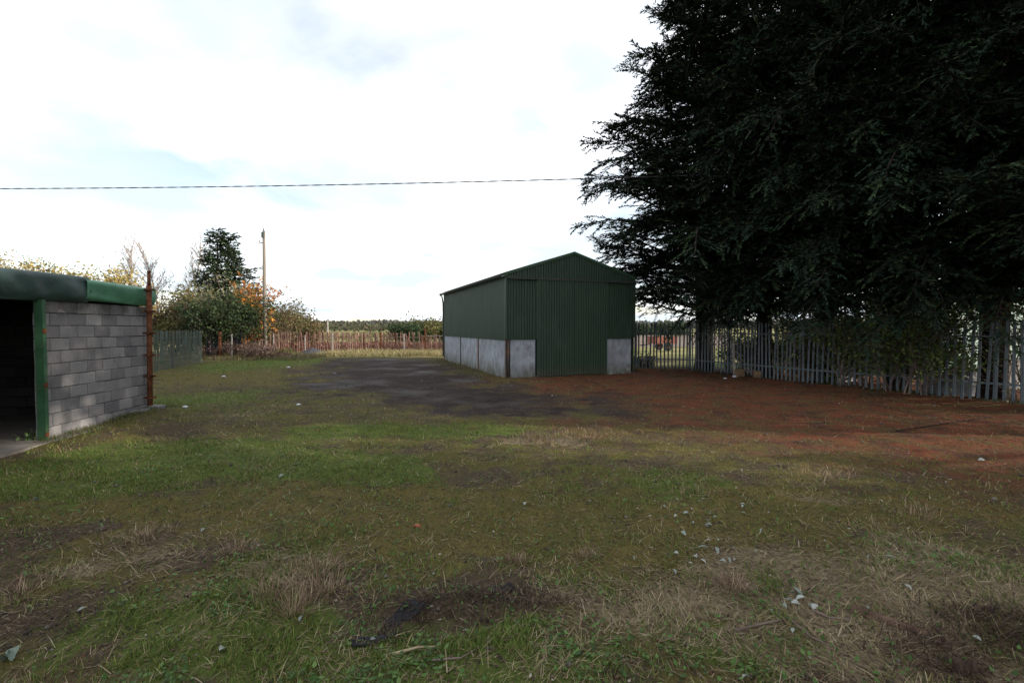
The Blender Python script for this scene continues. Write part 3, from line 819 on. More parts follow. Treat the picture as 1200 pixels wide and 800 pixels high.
# half-round gutter along the eave with an end bracket
mb = MB()
gp = [(-0.10 - 0.075 + 0.075 * math.cos(a), EAVE - 0.09 + 0.075 * math.sin(a)) for a in [math.pi + k * math.pi / 6 for k in range(7)]]
for (x1, z1), (x2, z2) in zip(gp, gp[1:]):
    mb.face([(x1, -0.05, z1), (x2, -0.05, z2), (x2, BD + 0.12, z2), (x1, BD + 0.12, z1)])
    mb.face([(x1 + 0.004, -0.05, z1 + 0.006), (x1 + 0.004, BD + 0.12, z1 + 0.006), (x2 + 0.004, BD + 0.12, z2 + 0.006), (x2 + 0.004, -0.05, z2 + 0.006)])
mb.build('gutter', M_dark, barn)
mb = MB(); mb.box((-0.175, BD + 0.08, EAVE - 0.12), 0.12, 0.1, 0.14); mb.tube([(-0.12, BD + 0.06, EAVE - 0.2), (-0.05, BD + 0.06, EAVE - 0.6), (-0.05, BD + 0.06, 0.2)], 0.04, 8)
mb.build('downpipe', M_dark, barn)

# ------------------------------------------------------------------ block shed on the left
SA = Vector((-7.43, 7.52, 0)); SB = Vector((-7.66, 10.10, 0))
sw = (SB - SA); SL = sw.length; sw.normalize()
sn = Vector((sw.y, -sw.x, 0))                 # towards the yard (+x)
shed = empty('block_shed', (SA.x, SA.y, 0), math.atan2(sw.y, sw.x))
tag(shed, 'grey concrete block shed with a rolled green fascia and a dark open front', 'shed')
# local: x along the wall away from camera, y into the shed (left), z up;   yard side is -y
WALLH = 2.24; NC = 11; CHT = WALLH / NC
def block_mesh(l, h, d, name='block', b=0.008):
    v = []; f = []
    x, y, z = l / 2, d / 2, h / 2
    mb = MB()
    # front bevelled block, front face is -y
    fr = [(-x + b, -y, -z + b), (x - b, -y, -z + b), (x - b, -y, z - b), (-x + b, -y, z - b)]
    md = [(-x, -y + b, -z), (x, -y + b, -z), (x, -y + b, z), (-x, -y + b, z)]
    bk = [(-x, y, -z), (x, y, -z), (x, y, z), (-x, y, z)]
    v = fr + md + bk
    f = [(0, 1, 2, 3)]
    for i in range(4):
        j = (i + 1) % 4
        f.append((i, 4 + i, 4 + j, j)); f.append((4 + i, 8 + i, 8 + j, 4 + j))
    f.append((11, 10, 9, 8))
    return mesh_from(name, v, f)
_bm = {}
def block(l, x, z, y=0.0, rz=0.0, m=None, parent=shed, jit=1.0):
    key = (round(l, 3), m.name)
    if key not in _bm: _bm[key] = block_mesh(l - 0.011, CHT - 0.011, 0.1)
    o = link('block', _bm[key], m, parent)
    o.location = (x + random.gauss(0, 0.002), y + random.gauss(0, 0.0035) * jit, z + random.gauss(0, 0.002))
    o.rotation_euler = (random.gauss(0, 0.012) * jit, random.gauss(0, 0.007), rz + random.gauss(0, 0.010) * jit)
BL = SL / 7.0
for c in range(NC):
    z = CHT * (c + 0.5)
    x = 0.0
    off = 0.0 if c % 2 == 0 else BL / 2
    segs = []
    if off: segs.append(off); 
    while sum(segs) < SL - 1e-3:
        segs.append(min(BL, SL - sum(segs)))
    for s in segs:
        if s > 0.04: block(round(s, 3), x + s / 2, z, 0.05, 0, M_block)
        x += s
mb = MB(); mb.box((SL / 2 + 0.004, 0.056, WALLH / 2 - 0.1), SL - 0.02, 0.074, WALLH + 0.19); mb.build('mortar_wall', M_mortar, shed)
# far end wall seen through the opening
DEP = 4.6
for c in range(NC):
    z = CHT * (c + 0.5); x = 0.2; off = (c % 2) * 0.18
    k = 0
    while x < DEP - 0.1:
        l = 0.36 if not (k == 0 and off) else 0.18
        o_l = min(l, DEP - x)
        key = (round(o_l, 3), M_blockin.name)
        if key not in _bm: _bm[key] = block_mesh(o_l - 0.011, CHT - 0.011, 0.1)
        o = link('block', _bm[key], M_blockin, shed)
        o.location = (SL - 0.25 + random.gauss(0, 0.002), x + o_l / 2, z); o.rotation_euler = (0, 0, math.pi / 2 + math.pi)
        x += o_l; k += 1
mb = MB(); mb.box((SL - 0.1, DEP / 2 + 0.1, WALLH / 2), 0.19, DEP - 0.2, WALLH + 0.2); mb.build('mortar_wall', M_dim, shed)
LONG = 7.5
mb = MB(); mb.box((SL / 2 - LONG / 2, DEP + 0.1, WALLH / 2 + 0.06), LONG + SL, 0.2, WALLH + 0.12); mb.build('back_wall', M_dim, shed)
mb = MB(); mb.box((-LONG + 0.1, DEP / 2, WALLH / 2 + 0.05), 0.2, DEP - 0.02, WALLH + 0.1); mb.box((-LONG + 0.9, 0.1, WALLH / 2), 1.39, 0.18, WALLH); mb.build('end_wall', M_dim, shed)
mb = MB(); mb.box((SL / 2 - LONG / 2 - 0.02, DEP / 2 - 0.12, -0.02), LONG + SL - 0.1, DEP + 0.22, 0.10); mb.build('floor_slab', M_slab, shed)
mb = MB(); mb.hexa([(-LONG, -0.02, 2.30), (SL + 0.05, -0.02, 2.30), (SL + 0.05, DEP + 0.3, 2.18 + 0.1), (-LONG, DEP + 0.3, 2.18 + 0.1), (-LONG, -0.02, 2.36), (SL + 0.05, -0.02, 2.36), (SL + 0.05, DEP + 0.3, 2.34), (-LONG, DEP + 0.3, 2.34)])
mb.build('roof', M_dim, shed)
mb = MB(); mb.box((-LONG / 2 - 0.05, 0.1, 2.26), LONG - 0.1, 0.16, 0.07); mb.build('lintel', M_dark, shed)
# rolled fascia sheets
def fascia(name, m, x0, x1, prof, nseg, dents, rough=0.011, cap=False):
    rng = random.Random(5 + nseg)
    v = []; f = []; P = len(prof)
    for i in range(nseg + 1):
        x = x0 + (x1 - x0) * i / nseg
        for j, (y, z) in enumerate(prof):
            d = 0
            for (dx_, dz_, rx, rz_, dep) in dents:
                d += dep * math.exp(-((x - dx_) / rx) ** 2 - ((z - dz_) / rz_) ** 2)
            d += rng.gauss(0, rough) * (0.3 if j in (0, P - 1) else 1) + 0.012 * math.sin(x * 2.3 + j)
            v.append((x, y + d, z + 0.012 * math.sin(x * 1.7)))
    for i in range(nseg):
        for j in range(P - 1):
            f.append((i * P + j, (i + 1) * P + j, (i + 1) * P + j + 1, i * P + j + 1))
    me = mesh_from(name, v, f)
    for p in me.polygons: p.use_smooth = True
    o = link(name, me, m, shed)
    md = o.modifiers.new('solid', 'SOLIDIFY'); md.thickness = 0.005; md.offset = 0
    md = o.modifiers.new('sub', 'SUBSURF'); md.levels = 1; md.render_levels = 1
    return o
def arc_prof(ext, z0, z1, back=0.35):
    pr = [(-0.012, z0 - 0.004), (-0.03, z0 + 0.005)]
    for k in range(1, 8):
        t = k / 7.0; a = t * math.pi * 0.60
        pr.append((-0.03 - ext * math.sin(a), z0 + 0.01 + (z1 - z0) * (1 - math.cos(a)) / (1 - math.cos(math.pi * 0.60))))
    pr += [(-0.03 - ext * math.sin(math.pi * 0.6) + 0.14, z1 + 0.03), (back, z1 + 0.01)]
    return pr
xl = 0.93       # where the dark sheet ends over the wall
fo = fascia('fascia_sheet', M_fasc_dark, -LONG, xl, arc_prof(0.07, 2.225, 2.66), 60, [(0.1, 2.42, 0.12, 0.10, 0.05), (0.45, 2.5, 0.2, 0.1, -0.035), (-0.35, 2.45, 0.16, 0.12, 0.035), (0.8, 2.62, 0.2, 0.1, 0.04), (-1.4, 2.5, 0.5, 0.2, -0.03)])
fo['label'] = 'dented dark green fascia sheet'
fo = fascia('fascia_sheet', M_fasc_green, xl - 0.1, SL + 0.07, arc_prof(0.075, 2.265, 2.62), 24, [(2.3, 2.5, 0.3, 0.1, 0.02)], 0.003)
fo['label'] = 'bright green rolled fascia sheet'
mb = MB(); pr = arc_prof(0.075, 2.265, 2.62); mb.face([(SL + 0.06, y, z) for y, z in pr] + [(SL + 0.06, 0.35, 2.25)]); mb.build('fascia_end', M_fasc_green, shed)
# green door post: steel channel in front of the wall's end
mb = MB()
mb.box((-0.045, -0.02, 1.11), 0.012, 0.11, 2.26); mb.box((-0.02, -0.082, 1.11), 0.062, 0.012, 2.26); mb.box((0.012, -0.045, 1.11), 0.012, 0.06, 2.26)
dp = mb.build('door_post', M_postgreen, shed)
mb = MB()
for z in (0.12, 0.9, 1.75):
    mb.tube([(-0.03, -0.10, z - 0.04), (-0.03, -0.10, z + 0.04)], 0.018, 8); mb.box((-0.03, -0.09, z), 0.05, 0.012, 0.06)
mb.build('hinge', M_rust, shed)
mb = MB(); mb.box((0.36, -0.01, 2.07), 0.05, 0.02, 0.05); mb.tube([(0.36, -0.02, 2.07), (0.36, -0.09, 2.05)], 0.012, 8); mb.build('wall_hook', M_whitepaint, shed)

# rusty scaffold standard leaning on the wall
pp = SA + sw * (SL * 0.90) + sn * 0.14
rp_ = empty('scaffold_post', (pp.x, pp.y, 0)); rp_.rotation_euler = (0.0, 0.012, 0)
tag(rp_, 'rusty red scaffold post with collars standing against the block wall', 'post')
mb = MB(); mb.tube([(0, 0, 0.02), (0.004, 0, 1.4), (0, 0.0, 2.66)], 0.048, 14); mb.build('tube', M_rust, rp_, smooth=True)
mb = MB(); mb.tube([(0, 0, 2.66), (0, 0, 2.93)], [0.033, 0.028], 10); mb.tube([(0, 0, 2.93), (0, 0, 2.97)], [0.036, 0.026], 8); mb.build('spigot', M_rust, rp_, smooth=True)
cb = MB()
for k in range(2): cb.tube([(0, 0, -0.02 + 0.001 * k), (0, 0, 0.02)], 0.078, 14)
for a in range(4):
    d = Vector((math.cos(a * math.pi / 2 + 0.4), math.sin(a * math.pi / 2 + 0.4), 0)); cb.box(d * 0.088, 0.05, 0.025, 0.035, d, Vector((-d.y, d.x, 0)))
cme = mesh_from('collar', cb.v, cb.f)
for z in (0.36, 0.80, 1.24, 1.69, 2.14, 2.58):
    link('collar', cme, M_rust, rp_, (0, 0, z))
def rock(name, loc, s, m, label=None, cat=None, seed=0, flat=0.7, parent=None, group=None):
    rng = random.Random(seed)
    import bmesh
    bm = bmesh.new(); bmesh.ops.create_icosphere(bm, subdivisions=2, radius=1.0)
    off = Vector((rng.uniform(-9, 9),) * 3)
    from mathutils import noise as mn
    for v in bm.verts:
        k = 1 + 0.45 * mn.noise(v.co * 1.1 + off) + 0.15 * mn.noise(v.co * 3 + off)
        v.co *= k; v.co.x *= s[0]; v.co.y *= s[1]; v.co.z *= s[2]
    me = bpy.data.meshes.new(name); bm.to_mesh(me); bm.free()
    o = link(name, me, m, parent, loc)
    if label: tag(o, label, cat, group)
    return o
M_stone = weathered('grey_stone', (0.16, 0.16, 0.165), (0.28, 0.28, 0.28), 7, 0.9, 0.2, 0.008)
mb = MB(); mb.box((0, 0, 0.07), 0.30, 0.2, 0.17); ob = mb.build('loose_block', M_block, None, loc=(pp.x + 0.06, pp.y - 0.32, 0.0)); ob.rotation_euler = (0.08, -0.1, 0.3); tag(ob, 'broken grey concrete block lying at the foot of the scaffold post', 'block')
mb = MB(); mb.box((0, 0, 0.1), 0.24, 0.2, 0.22); ob = mb.build('loose_block', M_block, None, loc=(pp.x + 0.12, pp.y + 0.02, -0.02)); ob.rotation_euler = (0, 0.05, 0.1); tag(ob, 'mossy concrete block under the scaffold post', 'block')

# ------------------------------------------------------------------ utility pole and cables
pb = at(311, 415, 30); ptop = at(311.5, 270, 30)
pole = empty('utility_pole', (pb.x, pb.y, hz(pb.x, pb.y))); tag(pole, 'tall wooden utility pole beside the orange beech bush', 'utility pole')
ph = ptop.z
mb = MB(); mb.tube([(0, 0, -0.3), (0, 0, ph * 0.5), (0.02, 0, ph)], [0.12, 0.105, 0.085], 12); mb.build('shaft', M_wood, pole, smooth=True)
mb = MB(); mb.box((0.0, -0.11, ph - 0.28), 0.16, 0.06, 0.34); mb.build('junction_box', M_galvold, pole)
mb = MB(); mb.box((-0.12, -0.06, ph - 0.75), 0.25, 0.05, 0.05); mb.tube([(-0.22, -0.06, ph - 0.75), (-0.22, -0.06, ph - 0.6)], 0.03, 8); mb.tube([(0, 0, ph), (0, 0, ph + 0.16)], 0.035, 8); mb.build('insulator', M_stone, pole)
def cable(name, p0, p1, sag, r, label, twist=False):
    mb = MB(); n = 60
    if twist:
        for ph_ in (0, math.pi):
            pts = []; nn = 420
            for i in range(nn + 1):
                t = i / nn; p = p0.lerp(p1, t); p.z -= sag * 4 * t * (1 - t); a = t * nn / 6 * math.pi + ph_
                p = p + Vector((0, math.cos(a), math.sin(a))) * r * 0.95
                pts.append(p)
            mb.tube(pts, r, 4, cap=False)
    else:
        pts = []
        for i in range(n + 1):
            t = i / n; p = p0.lerp(p1, t); p.z -= sag * 4 * t * (1 - t); pts.append(p)
        mb.tube(pts, r, 5, cap=False)
    o = mb.build(name, M_cable); tag(o, label, 'cable'); return o
c0 = at(-250, 221, 17.5); c1 = at(830, 205, 16.2)
cable('overhead_cable', c0, c1, 0.16, 0.0105, 'thick twisted black cable crossing the sky into the cypress trees', True)
q1 = ptop.copy(); q1.z -= 0.7
for k, (yy, yb, lb) in enumerate(((266, 272, 'uppermost of the thin wires running left from the utility pole'), (279, 277, 'lower of the thin wires running left from the utility pole'))):
    cable('overhead_wire', at(-400, yy, 40), at(311, yb, 30), 0.25, 0.006, lb)

# ------------------------------------------------------------------ bushes and broadleaf trees
def skeleton(rng, base, h, spread, depth, nch, up=0.6, first=0.25, r0=0.05, seglen=None, ratio=0.68, rmin=0.004, tf_straight=False, thin=0.5):
    """recursive twigs: returns list of (pts, radii) and the twig end points with directions"""
    out = []; ends = []
    def grow(p, d, ln, r, lev):
        n = 4; pts = [p]; dd = d.copy()
        for i in range(n):
            kw = 0.05 if (lev == 0 and tf_straight) else 0.13
            dd = (dd + Vector((rng.gauss(0, kw), rng.gauss(0, kw), rng.gauss(0, 0.08) + 0.06 * up))).normalized()
            pts.append(pts[-1] + dd * ln / n)
        out.append((pts, [max(rmin, r * (1 - 0.6 * i / n)) for i in range(n + 1)]))
        if lev >= depth:
            ends.append((pts[-1], dd)); ends.append((pts[2], dd)); return
        for k in range(nch[min(lev, len(nch) - 1)]):
            t = first + (1 - first) * (k + rng.random()) / nch[min(lev, len(nch) - 1)]
            i = min(int(t * n), n - 1); f = t * n - i
            q = pts[i].lerp(pts[i + 1], f)
            a = rng.random() * 6.283
            o = Vector((math.cos(a), math.sin(a), 0)); o = (o - dd * o.dot(dd)).normalized()
            nd = (dd * (1 - spread) + o * spread + Vector((0, 0, up * 0.35))).normalized()
            grow(q, nd, ln * ratio * (0.7 + 0.5 * rng.random()) * (1.12 - 0.45 * t), r * (thin if lev == 0 else 0.5), lev + 1)
        ends.append((pts[-1], dd))
    grow(Vector(base), Vector((rng.gauss(0, 0.05), rng.gauss(0, 0.05), 1)).normalized(), h, r0, 0)
    return out, ends
def tubes_mesh(name, sk, sides=4):
    mb = MB()
    for pts, rad in sk:
        mb.tube(pts, rad, sides if rad[0] > 0.02 else 3, cap=False)
    return mesh_from(name, mb.v, mb.f)
def leaves_at(name, ends, n, spread, size, cols, rng, var=0.25, w=None, flat=0.0):
    P = np.array([tuple(e[0]) for e in ends])
    i = rng.integers(len(P), size=n)
    c = P[i] + rng.normal(size=(n, 3)) * spread
    d = rand_dirs(n, rng); d[:, 2] -= 0.2; d = unit(d)
    s = perp(d, rng)
    # clumps share a hue
    ct = pal(len(P), cols, var, rng, w)
    t = np.clip(ct[i] * (1 + rng.normal(size=(n, 1)) * 0.18), 0.005, 0.9)
    ln = size * rng.uniform(0.6, 1.4, n)
    return leaf_mesh(name, c, d, s, ln, ln * 0.6, t, 0.1)
def broadleaf(name, loc, h, label, cat, cols, nleaf, leaf, seed, bark=None, spread=0.5, depth=3, nch=(7, 5, 4), lspread=0.12, group=None, stems=1, w=None, trunk_r=None, up=0.5, radius=0.5, foliage='crown', var=0.25, tf=0.62, ratio=0.68, first=0.25, rmin=0.004, thin=0.5):
    rng = random.Random(seed); nrng = np.random.default_rng(seed)
    t = empty(name, loc); tag(t, label, cat, group)
    sk = []; ends = []
    for s in range(stems):
        a = rng.random() * 6.283; rr = radius * math.sqrt(rng.random()) if stems > 1 else 0
        k, e = skeleton(rng, (rr * math.cos(a), rr * math.sin(a), -0.1), h * tf * (0.75 + 0.35 * rng.random() if stems > 1 else 1), spread, depth, nch, up=up, r0=(trunk_r or h * 0.016), ratio=ratio, first=first, rmin=rmin, tf_straight=stems == 1, thin=thin)
        sk += k; ends += e
    b = bark or M_twig
    if stems == 1:
        link('trunk', tubes_mesh('trunk', sk[:1], 8), b, t)
        link('branches', tubes_mesh('branches', sk[1:], 4), b, t)
    else:
        link('branches', tubes_mesh('branches', sk, 4), b, t)
    if nleaf:
        link(foliage, leaves_at(foliage, ends, nleaf, lspread, leaf, cols, nrng, var, w), M_leaf, t)
    return t
def gpos(px, Y):
    p = at(px, HORIZ, Y); return Vector((p.x, p.y, hz(p.x, p.y)))
def hpx(py, Y):
    """height above ground of photo row py at depth Y"""
    return at(600, py, Y).z
YEL = [(0.36, 0.27, 0.07), (0.30, 0.24, 0.08), (0.24, 0.22, 0.08), (0.40, 0.28, 0.10)]
BRN = [(0.13, 0.075, 0.04), (0.17, 0.10, 0.05), (0.10, 0.08, 0.04), (0.15, 0.12, 0.06)]
OLV = [(0.12, 0.12, 0.04), (0.15, 0.13, 0.05), (0.09, 0.10, 0.035)]
DGR = [(0.035, 0.06, 0.022), (0.05, 0.075, 0.025), (0.03, 0.05, 0.025)]
ORG = [(0.50, 0.20, 0.03), (0.42, 0.16, 0.03), (0.55, 0.26, 0.05), (0.36, 0.15, 0.04)]
# yellow-leaved trees over the shed roof
for i, (px, top, Y, n, lb) in enumerate(((32, 293, 27, 2600, 'yellow-leaved tree showing over the left end of the shed roof'), (85, 304, 26, 2600, 'sparse yellow tree behind the middle of the shed roof'), (128, 306, 27, 2200, 'thin pale yellow tree behind the scaffold post'), (150, 312, 29, 900, 'almost leafless pale tree behind the bright green fascia'))):
    broadleaf('autumn_tree', gpos(px, Y), hpx(top, Y) * 1.02, lb, 'tree', YEL, n, 0.15, 40 + i, spread=0.55, depth=3, nch=(9, 5, 4), lspread=0.22, group='yellow autumn trees behind the shed')
# bare birches
for i, (px, top, Y, lb) in enumerate(((156, 284, 40, 'bare pinkish birch behind the scaffold post'), (192, 290, 38, 'bare birch left of the spruce, shorter of the two side by side'), (217, 280, 38, 'tall bare birch right beside the dark spruce'))):
    broadleaf('birch_tree', gpos(px, Y), hpx(top, Y) * 1.0, lb, 'tree', [(0.35, 0.25, 0.2)], 0, 0.1, 60 + i, bark=M_birch, spread=0.5, depth=3, nch=(60, 8, 4), group='bare birches', up=0.7, trunk_r=0.085, tf=0.97, ratio=0.26, first=0.12, rmin=0.0105, thin=0.25)
# spruces
def spr_prof(h):
    return 3.0 * (1 - h) ** 0.95 + 0.06
SPR = [conifer_mesh(300 + k, 9.0, spr_prof, 120, 0.24, [(0.045, 0.07, 0.035), (0.06, 0.085, 0.04), (0.035, 0.055, 0.03)], h0=0.8, e_lo=-8, e_hi=34, dens=0.62, droop=0.1, jit=(0.6, 0.6)) for k in range(2)]
for k, (px, top, lb) in enumerate(((256, 268, 'pointed dark green spruce, taller of the pair left of the utility pole'), (269, 273, 'dark green spruce on the right of the pair, behind the orange bush'))):
    Y = 36 + k * 1.2; g = gpos(px, Y)
    conifer_thing('spruce_tree', SPR[k], g, k * 2.0, (1.25, hpx(top, Y) / 9.0), lb, 'tree', 'pair of spruces')
# shrubs: px, top row, depth, radius, colours, leaves, leaf size, label
shr = [
    (188, 362, 33, 1.6, BRN, 3200, 0.16, 'russet brown scrub bush over the end of the block wall'),
    (212, 352, 31, 1.7, BRN + OLV, 3600, 0.15, 'brown and olive thorn bush behind the mossy fence'),
    (205, 372, 30, 1.5, OLV, 2400, 0.15, 'low olive bush against the mossy fence'),
    (232, 338, 33, 1.7, OLV, 4200, 0.16, 'olive green willow bush in front of the spruce pair'),
    (262, 330, 31, 1.7, [(0.22, 0.20, 0.12), (0.16, 0.16, 0.08), (0.10, 0.11, 0.05)], 4200, 0.16, 'pale topped tangled bush below the spruce pair'),
    (250, 352, 29, 1.2, DGR, 5200, 0.15, 'dark ivy-clad bush left of the rusty fence post'),
    (273, 352, 29.5, 1.3, DGR, 5600, 0.15, 'dark glossy evergreen bush left of the orange beech'),
    (294, 338, 31, 0.55, ORG, 3000, 0.17, 'bright orange beech bush beside the utility pole'),
    (300, 366, 30.6, 0.4, ORG, 1100, 0.16, 'lower orange sapling at the foot of the utility pole'),
    (322, 352, 36, 1.4, OLV + BRN, 2800, 0.16, 'olive brown scrub just right of the utility pole'),
    (332, 358, 39, 1.8, OLV, 3200, 0.17, 'yellow-green willow scrub behind the far fence'),
    (346, 366, 41, 2.0, OLV + BRN, 3000, 0.18, 'brownish scrub sloping down behind the far fence'),
    (362, 374, 44, 2.0, BRN, 2600, 0.18, 'low russet scrub at the end of the thicket'),
    (478, 377, 52, 2.6, DGR, 4200, 0.22, 'dark green rounded bush beyond the far fence'),
    (502, 372, 54, 2.4, OLV, 3800, 0.22, 'yellowish bush beyond the far fence, left of the barn'),
    (520, 376, 58, 2.8, DGR + OLV, 3600, 0.24, 'dark bush half hidden by the barn corner'),
]
for i, (px, top, Y, rad, cols, n, lf, lb) in enumerate(shr):
    h = (hpx(top, Y) + 0.2) * (1.14 if px < 370 else 1.0)
    broadleaf('scrub_bush', gpos(px, Y), h, lb, 'bush', cols, n, lf, 80 + i, spread=0.55 if rad > 0.6 else 0.4, depth=2, nch=(6, 5), lspread=rad * 0.13, stems=7, radius=rad * 0.55, trunk_r=0.035, foliage='foliage', group='scrub behind the yard fences')
# brown dead weeds below the pole
for i, (px, Y, h, rad, n, lb) in enumerate(((286, 28.5, 1.1, 1.0, 1700, 'purple-brown dead weed clump right of the white rod'), (300, 28.0, 0.95, 0.9, 1500, 'brown dead weed clump in front of the utility pole'), (246, 28, 0.9, 0.6, 700, 'grey-green weed clump by the rusty fence post'), (325, 31, 0.7, 0.9, 900, 'greenish weed tangle right of the utility pole'))):
    broadleaf('dead_weeds', gpos(px, Y), h, lb, 'weeds', [(0.13, 0.085, 0.075), (0.17, 0.11, 0.09), (0.10, 0.07, 0.05)] if i != 3 else OLV, n, 0.10, 120 + i, spread=0.35, depth=1, nch=(5,), lspread=0.10, stems=16, radius=rad, trunk_r=0.010, foliage='seed_heads', group='dead weed clumps')
# rusty post, white rod and dark sheets in the gap by the ivy
o = fpost(258, 388, 420, 28.0, 0.16, M_rust, 'thick rusty red post in the dark gap under the ivy', grp='posts in the gap under the ivy')
o = fpost(272, 392, 419, 28.0, 0.07, M_whitepaint, 'thin pale post right of the rusty red post under the ivy', grp='posts in the gap under the ivy')
M_plastic = weathered('black_plastic', (0.012, 0.012, 0.016), (0.025, 0.024, 0.028), 5, 0.65, 0.2, 0.01)
def sheet_hang(px0, px1, y0, y1, Y, label):
    mb = MB(); a = at(px0, y0, Y); b = at(px1, y1, Y); n = 8; m_ = 6
    W = b.x - a.x; Hh = a.z - b.z
    for i in range(n):
        for j in range(m_):
            def P(i_, j_):
                return (W * (i_ / n - 0.5), 0.05 * math.sin(i_ * 1.3) + 0.02 * math.sin(j_ * 2.0 + i_), Hh * j_ / m_ + 0.04 * math.sin(i_ * 0.9) * (j_ in (0, m_)))
            mb.face([P(i, j), P(i + 1, j), P(i + 1, j + 1), P(i, j + 1)])
    o = mb.build('plastic_sheet', M_plastic, None, loc=((a.x + b.x) / 2, Y, b.z)); md = o.modifiers.new('solid', 'SOLIDIFY'); md.thickness = 0.02
    tag(o, label, 'sheet', 'black plastic sheets by the ivy'); return o
sheet_hang(242, 257, 390, 417, 28.4, 'dark sheet filling the gap left of the rusty red post')
sheet_hang(273, 283, 389, 403, 28.3, 'small black sheet hanging above the dead weeds')
# debris pile and gravel heap
M_gravel = weathered('dark_gravel', (0.035, 0.035, 0.042), (0.08, 0.078, 0.085), 16, 0.9, 0.2, 0.02)
M_debris = weathered('rotting_debris', (0.06, 0.035, 0.025), (0.12, 0.07, 0.05), 9, 0.9, 0.1, 0.02)
def heap(name, px, py, Y, rx, ry, h, m, label, cat, seed, amp=0.12):
    p = gpos(px, Y); rng = np.random.default_rng(seed)
    n = 48; u = np.linspace(-1, 1, n); UX, UY = np.meshgrid(u, u); x = UX.ravel(); y = UY.ravel()
    r = np.hypot(x, y)
    z = np.clip(1 - r, -0.08, 1) ** 1.0 * h if False else np.maximum(1 - r * (0.85 + 0.3 * fbm(x * 2 + seed, y * 2, seed)), -0.06) * h
    z = z + (fbm(x * 7 + seed, y * 7, seed + 3) - 0.5) * amp * np.clip(1.1 - r, 0, 1)
    idn = np.arange(n * n).reshape(n, n)
    q = np.stack([idn[:-1, :-1], idn[:-1, 1:], idn[1:, 1:], idn[1:, :-1]], -1).reshape(-1, 4)
    me = mesh_np(name, np.stack([x * rx, y * ry, z - 0.03], 1), q, smooth=False)
    o = link(name, me, m, None, (p.x, p.y, p.z)); tag(o, label, cat); return o
heap('gravel_heap', 366, 413, 31.5, 1.35, 1.2, 0.62, M_gravel, 'dark grey gravel heap at the end of the track', 'gravel heap', 4)
heap('debris_heap', 330, 416, 28.5, 1.25, 0.8, 0.36, M_debris, 'brown heap of rotting debris below the utility pole', 'debris heap', 6, 0.3)
# far wood, hedges, tall dry grass, bramble
def far_wood(name, x0, x1, Y, h0, h1, n, cols, label, size, seed, depth=30, cat='wood'):
    rng = np.random.default_rng(seed)
    x = rng.uniform(x0, x1, n); y = Y + rng.uniform(0, depth, n)
    top = h0 + (h1 - h0) * fbm(x * 0.03 * 10 / max(h1, 1), y * 0.02, seed) + rng.normal(size=n) * h1 * 0.05
    z = top * np.sqrt(rng.random(n)) - 0.3
    c = np.stack([x, y, z], 1); d = rand_dirs(n, rng); d[:, 2] = np.abs(d[:, 2]); d = unit(d)
    base = pal(n, cols, 0.2, rng)
    hue = fbm(x * 0.05, y * 0.01, seed + 5)[:, None]
    base = base * (0.6 + 0.8 * hue)
    ln = size * rng.uniform(0.6, 1.5, n)
    me = leaf_mesh(name, c, d, perp(d, rng), ln, ln * 0.7, base, 0.1)
    o = link(name, me, M_leaf); tag(o, label, cat, kind='stuff'); return o
far_wood('distant_wood', -420, 420, 430, 4, 9.5, 26000, [(0.09, 0.095, 0.085), (0.12, 0.105, 0.095), (0.10, 0.115, 0.105)], 'long low wood along the horizon', 2.6, 1, 60)  # distance haze put into the leaf colours, made paler and greyer
far_wood('distant_hedges', -150, 40, 200, 1.5, 5.0, 9000, [(0.09, 0.075, 0.05), (0.06, 0.08, 0.04), (0.12, 0.10, 0.06)], 'brown and green hedges across the far fields', 1.1, 2, 50)
far_wood('bramble_thicket', -24, -4.6, 36.5, 0.5, 1.1, 14000, [(0.17, 0.065, 0.045), (0.13, 0.05, 0.035), (0.20, 0.11, 0.07), (0.11, 0.08, 0.05)], 'dead red-brown bramble and dock behind the rusty far fence', 0.17, 3, 7, 'bramble')
far_wood('rush_field', -60, 30, 60, 0.4, 1.0, 9000, [(0.22, 0.17, 0.09), (0.13, 0.15, 0.06), (0.17, 0.12, 0.07)], 'rushes and rough growth in the field past the far fence', 0.5, 4, 60, 'rushes')
# white farm building and pole in the distance
fbx = at(426, 383, 400)
fb_ = empty('farm_building', (fbx.x, 400, -0.2)); tag(fb_, 'tiny white farm building before the far wood', 'building')
mb = MB(); mb.box((0, 0, 1.6), 6.5, 5, 3.2); mb.build('wall', M_whitepaint, fb_)
mb = MB(); mb.hexa([(-3.4, -2.7, 3.2), (3.4, -2.7, 3.2), (3.4, 2.7, 3.2), (-3.4, 2.7, 3.2), (-3.4, -0.1, 4.1), (3.4, -0.1, 4.1), (3.4, 0.1, 4.1), (-3.4, 0.1, 4.1)]); mb.build('roof', weathered('pale_roof', (0.5, 0.5, 0.52), (0.42, 0.42, 0.45), 1, 0.6), fb_)
tp = at(384, 384, 90); mb = MB(); mb.tube([(0, 0, -0.3), (0, 0, at(384, 374, 90).z + 0.2)], 0.13, 8); o = mb.build('distant_pole', M_whitepaint, None, loc=(tp.x, 90, -0.2)); tag(o, 'slim white pole standing in the far field', 'pole')

